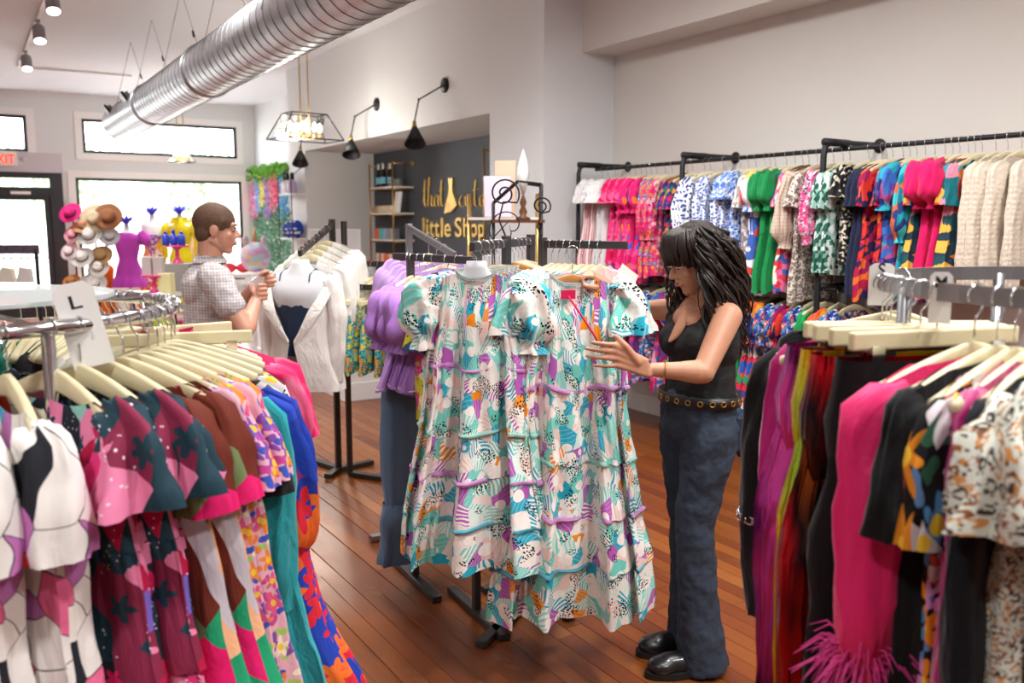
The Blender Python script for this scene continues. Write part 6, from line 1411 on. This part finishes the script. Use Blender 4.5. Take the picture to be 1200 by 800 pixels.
def dress_on(r, zt, label, dm, L0, L1, hem, sleeve=None, name='display_dress', waist=.14, top_w=.18):
    g = thing(name, label, 'dress', r.location, r.rotation_euler[2]); n = 36; rows = []; z0, z1 = zt - L0, zt - L1
    for i in range(17):
        q = i / 16; z = lerp(z0, z1, q); zz = zt - z
        w = pl([(.12, .11), (.18, top_w + .02), (.34, top_w), (.55, waist), (.72, waist + .05), (L1, hem)], zz)
        rows.append([Vector((w * math.cos(2 * PI * k / n), w * .68 * math.sin(2 * PI * k / n) * (1 + .1 * q * math.sin(9 * 2 * PI * k / n)), z)) for k in range(n)])
    MB().grid(rows, True, 1.0, [-.9 * i / 16 for i in range(17)]).build('dress_body', dm, g, True)
    if sleeve == 'puff':
        for s in (-1, 1): sleeve_mb([(s * .15, 0, zt - .16), (s * .2, 0, zt - .18), (s * .25, 0, zt - .26), (s * .24, 0, zt - .34)], [.04, .09, .1, .06], .9, 20, 3, .2, 8, s).build('sleeve', dm, g, True)
    if sleeve == 'long':
        for s in (-1, 1): sleeve_mb([(s * .15, 0, zt - .17), (s * .2, 0, zt - .2), (s * .25, 0, zt - .45), (s * .24, 0, zt - .72)], [.04, .065, .05, .04], .9, 16, 3, .03, 5, s).build('sleeve', dm, g, True)
def fascinator(r, zt, label, hx='#6a5ad8'):
    g = thing('feather_headpiece', label, 'headpiece', (r.location.x, r.location.y, zt + .01)); m = MB(); rnd = random.Random(3)
    for k in range(70):
        a = rnd.uniform(0, 6.28); el = rnd.uniform(-.1, .9); L = rnd.uniform(.1, .24); d = Vector((math.cos(a) * math.cos(el), math.sin(a) * math.cos(el), math.sin(el))); s = d.cross(Z).normalized() * .018
        m.add([d * .01, d * L * .5 + s, d * L, d * L * .5 - s], [(0, 1, 2, 3)])
    m.build('feathers', plain('violet_feather', hx, .7), g)['kind'] = 'stuff'; MB().ball((0, 0, .0), (.05, .05, .02), 12, 8).build('headband', plain('violet_feather', hx, .7), g, True)
mm, zt = mannequin(148, 262, 13.6, 'white mannequin in the orchid puff-sleeve dress in the window', None, 0); dress_on(mm, zt, 'orchid pink puff-sleeve mini dress on the window mannequin', cloth('orchid_pink', '#c648c0'), .14, .98, .27, 'puff'); fascinator(mm, zt, 'violet feather headpiece over the orchid pink dress')
mm, zt = mannequin(178, 251, 14.2, 'white strapless mannequin in the floral dress in the window', None, 0); dress_on(mm, zt, 'strapless bright floral midi dress on the window mannequin', floral('window_floral', '#efe6dc', ['#e8503a', '#8a5ac0', '#f0b03a', '#e06a3c'], ['#4f9a4c', '#c85a9c'], 9, .8), .33, 1.6, .3); fascinator(mm, zt, 'violet feather headpiece over the floral midi dress')
mm, zt = mannequin(210, 250, 14.2, 'mannequin in the yellow long-sleeve dress in the window', None, 0); dress_on(mm, zt, 'plain yellow long-sleeve dress on the window mannequin', cloth('lemon_yellow', '#ecd81f'), .06, 1.5, .26, 'long'); fascinator(mm, zt, 'violet feather headpiece over the yellow dress')
mm, zt = mannequin(117, 300, 13.6, 'low mannequin in the orange dress behind the hat stand', None, 0); dress_on(mm, zt, 'bright orange sleeveless dress behind the hat stand', cloth('bright_orange', '#f2761c'), .1, 1.0, .26)
# glass display table with cake stands
tp_ = at(195, 343, 8.6); tz = tp_.z; tb = thing('iron_display_table', 'grey-topped display table with bent iron legs by the window', 'table', (tp_.x, tp_.y, 0), -YAW)
MB().box((0, 0, tz - .012), (1.05, .6, .024)).build('table_top', plain('grey_top', '#a9a6a0', .4), tb)
for k in range(8):
    x = -.45 + .9 * (k % 4) / 3; y = -.25 if k < 4 else .25; MB().tube([(x, y, 0), (x * .92 + .05, y * .8, tz * .5), (x * 1.02, y, tz - .02)], .01, 6).build('leg', BLK, tb, True)
PKM = plain('hot_pink_gloss', '#e0357c', .25)
def cake_stand(px, py, D, label, s=1.0, z=None):
    p = at(px, py, D); p.z = z; r = thing('cake_stand', label, 'cake stand', p); MB().lathe([(.06 * s, 0), (.055 * s, .01), (.02 * s, .05 * s), (.018 * s, .13 * s), (.05 * s, .16 * s), (.11 * s, .165 * s), (.115 * s, .18 * s), (.0, .178 * s)], 24).build('pedestal', PKM, r, True); return p.z + .18 * s, p
for px, D, lb, z_ in ((181, 8.5, 'hot pink cake stand with boxed gifts on the display table', tz), (210, 8.9, 'hot pink cake stand with cobalt bottles on the display table', tz + .28)):
    zt_, p = cake_stand(px, 340, D, lb, 1.0, z_)
    if px == 181:
        for i, dx in enumerate((-.055, .055)): tag(MB().box((p.x + dx * RT.x, p.y + dx * RT.y, zt_ + .09), (.09, .07, .18), -YAW).build('clear_gift_box', plain('boxed_grey', '#b9b2b0', .5), bevel=.004), '%s grey gift box on the front pink cake stand' % ('left' if i == 0 else 'right'), 'box')
    else:
        for i, dx in enumerate((-.11, -.03, .05)):
            b = thing('cobalt_bottle', 'cobalt blue bottle on the rear pink cake stand, %s from the left' % ORD[i], 'bottle', (p.x + dx * RT.x, p.y + dx * RT.y, zt_ - .002), 0, 'cobalt bottles'); MB().lathe([(.035, 0), (.038, .02), (.038, .09), (.015, .12)], 14).build('bottle_body', plain('cobalt_glass', '#1f3fae', .2), b, True); MB().lathe([(.018, .12), (.018, .16 if i == 1 else .14), (0, .162 if i == 1 else .142)], 12).build('cap', plain('cobalt_glass', '#1f3fae', .2), b, True)
p = at(210, 340, 8.9); tag(MB().box((p.x, p.y, tz + .139), (.3, .24, .278), -YAW).build('riser_box', plain('grey_riser', '#8d8a86', .6), bevel=.004), 'grey riser box under the rear pink cake stand', 'box')
p = at(196, 340, 8.5); tag(MB().box((p.x, p.y, tz + .1), (.12, .12, .2), -YAW).build('treat_box', plain('treat_yellow', '#d9cf9a', .6), bevel=.004), 'cream treat box between the pink cake stands', 'box')
p = at(200, 376, 8.7); bk_ = thing('pink_basket', 'hot pink storage bin with green bows under the display table', 'basket', (p.x, p.y, 0), -YAW); MB().box((0, 0, .35), (.7, .34, .68)).build('bin', plain('pink_bin', '#d8286a', .6), bk_, bevel=.02); MB().ball((0, -.2, .66), (.16, .06, .07), 12, 8).build('bow', plain('lime_bow', '#b4cf3a', .7), bk_, True)
# plush toys on a white table
p = at(292, 335, 8.6); pt = thing('white_display_table', 'white table with plush toys behind the man', 'table', (p.x, p.y, 0), -YAW); zt_ = at(292, 320, 8.6).z
MB().box((0, 0, zt_ - .015), (.7, .5, .03)).build('table_top', WHITE, pt)
for x in (-.3, .3):
    for y in (-.2, .2): MB().box((x, y, (zt_ - .03) / 2), (.04, .04, zt_ - .03)).build('leg', WHITE, pt)
pu = at(300, 320, 8.6); pu.z = zt_; pl_ = thing('plush_toy', 'round pastel plush toy with a pointed horn on the white table', 'plush toy', pu)
PLU = patch('pastel_plush', ['#cfa8cc', '#dbb4ba', '#b4ccd4', '#dcc09a', '#d79ab8', '#c4a8cc'], 12, .05, 6, rough=.95)
MB().ball((0, 0, .16), (.15, .13, .15), 20, 14).build('body', PLU, pl_, True); MB().lathe([(.03, .3), (.018, .38), (.002, .45)], 10).build('horn', plain('tan_horn', '#c99a70', .7), pl_, True)
for s in (-1, 1): MB().ball((s * .09, 0, .31), (.035, .025, .06), 10, 8).build('ear', PLU, pl_, True)
pu = at(277, 320, 8.7); pu.z = zt_; rb = thing('red_bow', 'red ribbon bow on the white table', 'bow', pu)
for s in (-1, 1): MB().ball((s * .07, 0, .05), (.075, .04, .05), 12, 8).build('loop', plain('red_ribbon', '#d0283a', .5), rb, True)
# low rack of shoes/bags near the door
p = at(12, 292, 9.5); o0 = Vector((p.x, p.y, 0)); r = thing('bag_rack', 'dark rail stand with pale bags near the shop door', 'clothes rack', o0, -YAW); zt_ = p.z
MB().box((0, 0, zt_), (.62, .03, .1)).build('rail', plain('plum_steel', '#4a4050', .5), r); 
for x in (-.28, .28): MB().box((x, 0, zt_ / 2), (.03, .03, zt_)).build('post', BLK, r)
MB().box((0, 0, .015), (.6, .4, .03)).build('base', BLK, r)
for i, (dx, hx) in enumerate(((-.2, '#d9d9dc'), (-.05, '#cfc8b8'), (.14, '#c9c4c0'))):
    q = o0 + RT * dx; b = thing('small_bag', '%s bag hanging on the rail stand near the door' % ('white', 'sand', 'taupe')[i], 'bag', (q.x, q.y, zt_ - .36), -YAW); MB().prism([(-.09, 0), (.09, 0), (.07, .15), (-.05, .17)], -.03, .03).build('pouch', plain('bag_' + hx[1:], hx, .7), b, bevel=.01)
    MB().tube([(-.05, 0, .16), (-.02, 0, .3), (.02, -.02, .38), (.05, 0, .3), (.06, 0, .15)], .005, 6).build('strap', BLK, b, True)
# exit sign
e0, e1 = onY(-12, 179, YF - .06), onY(18, 192, YF - .06)
ex_ = thing('exit_sign', 'white exit sign with red letters above the shop door', 'sign', ((e0.x + e1.x) / 2, YF - .045, (e0.z + e1.z) / 2)); w_, h_ = e1.x - e0.x, (e0.z - e1.z) * 1.0
MB().box((0, 0, 0), (w_ + .06, .06, h_ + .08)).build('sign_case', WHITE, ex_, bevel=.006)
mesh_text('sign_letters', 'EXIT', None, None, h_ / .75, glow('exit_red', '#ff3a1c', 1.5), ex_, Vector((0, 0, 0)), lambda q: Vector((-w_ / 2 + q.x * w_, -.031 - q.z * .2, -h_ / 2 + q.y)))
MB().ball((w_ / 2 + .12, 0, 0), (.05, .03, .04), 12, 8).build('emergency_lamp', plain('lamp_grey', '#c9c6c4', .5), ex_, True)
# ---------------------------------------------------------------- street
def tree(x, y, h, label):
    r = thing('street_tree', label, 'tree', (x, y, -.15)); MB().tube([(0, 0, 0), (.1, 0, h * .4), (0, .1, h * .7)], [.16, .12, .06], 10).build('trunk', DARKW, r, True)
    m = MB(); rnd = random.Random(int(x * 10)); leaf_cluster(m, rnd, lambda q: Vector((q.gauss(0, h * .2), q.gauss(0, h * .2), h * .75 + q.gauss(0, h * .15))), 2600, .35); m.build('crown', plain('street_leaf', '#a9bf98', .8), r)['kind'] = 'stuff'
tree(3.6, 40, 5, 'leafy street tree outside the main shop window'); tree(9.0, 42, 5, 'leafy street tree at the right of the shop window')
bd = thing('pale_building', 'pale building across the street outside', 'building', (0, 48, -.15)); MB().box((0, 3, 2.2), (60, 6, 4.4)).build('facade', plain('pale_facade', '#e2dcd4', .8), bd)
for k in range(8): w_o = MB().box((-14 + k * 4, -.02, 2.6), (1.6, .1, 1.8)).build('window', plain('facade_glass', '#8a97a4', .2), bd)
# ---------------------------------------------------------------- lamps
LAMPW = plain('grey_lamp_body', '#9a999c', .5, .2)
LT = Matrix.Rotation(R(-26), 3, 'X')
def track_lamp(loc, label, power, aim=None, proto=[]):
    r = thing('track_lamp', label, 'track lamp', loc, 0, 'spot heads on the ceiling tracks')
    MB().lathe([(.0, -.07), (.045, -.075), (.062, -.1), (.065, -.26), (.06, -.265)], 20, M=LT).build('lamp_head', LAMPW, r, True)
    MB().lathe([(.058, -.266), (.0, -.268)], 20, M=LT, cap0=False).build('lens', glow('lamp_lens', '#fff6ea', 9), r)
    m = MB().tube([(0, 0, 0), (0, 0, -.08)], .012, 8); m.box((0, 0, -.01), (.04, .1, .03)); m.build('stem', LAMPW, r)
    if power:
        ld = bpy.data.lights.new('lamp_light', 'SPOT'); ld.energy = power; ld.spot_size = R(150); ld.spot_blend = .9; ld.shadow_soft_size = .12; ld.color = (1, .98, .955)
        lo = bpy.data.objects.new('lamp_light', ld); COL.objects.link(lo); lo.parent = r; lo.location = LT @ Vector((0, 0, -.3))
        if aim:
            d = Vector(aim) - (Vector(loc) + Vector((0, 0, -.28))); lo.rotation_euler = d.to_track_quat('-Z', 'Y').to_euler()
    return r
def track(x, y0, y1, label):
    t = thing('lighting_track', label, 'lighting track', (x, y0, H), 0)
    MB().box((0, (y1 - y0) / 2, -.016), (.036, y1 - y0, .03)).build('rail', TRIMW, t); MB().box((0, .08, -.03), (.05, .14, .03)).build('power_feed', TRIMW, t)
    return t
track(.9, 8.7, 14.6, 'white ceiling lighting track near the shop front')
tk = thing('lighting_track', 'white crosswise lighting track in front of the shop window', 'lighting track', (.9, 14.6, H))
MB().box((.75, 0, -.016), (1.5, .036, .03)).build('rail', TRIMW, tk)
for i, (px, py) in enumerate(((31, 78), (46, 52), (62, 24), (76, 2))):
    p = onX(px, py, .9); p.z = H - .03
    track_lamp(p, 'grey ceiling spot head, %s of four from the shop door' % ORD[i], 130, (p.x, p.y + .3, 0))
for k, (tx, ys, what) in enumerate(((1.7, (-1.0, 1.0, 2.8, 4.6, 6.4), 'middle ceiling track'), (2.7, (-.6, 1.2, 2.9, 4.5), 'ceiling track nearest the right wall'), (-1.2, (0.5, 4.0, 7.5), 'ceiling track nearest the left wall'))):
    track(tx, ys[0] - .4, ys[-1] + .4, 'white lighting track, %s' % what)
    for i, y in enumerate(ys): track_lamp((tx, y, H - .03), 'grey spot head on the %s, %s from the near end' % (what, ORD[i]), 160, (tx + (1.0 if k == 1 else 0), y + .6, 0))
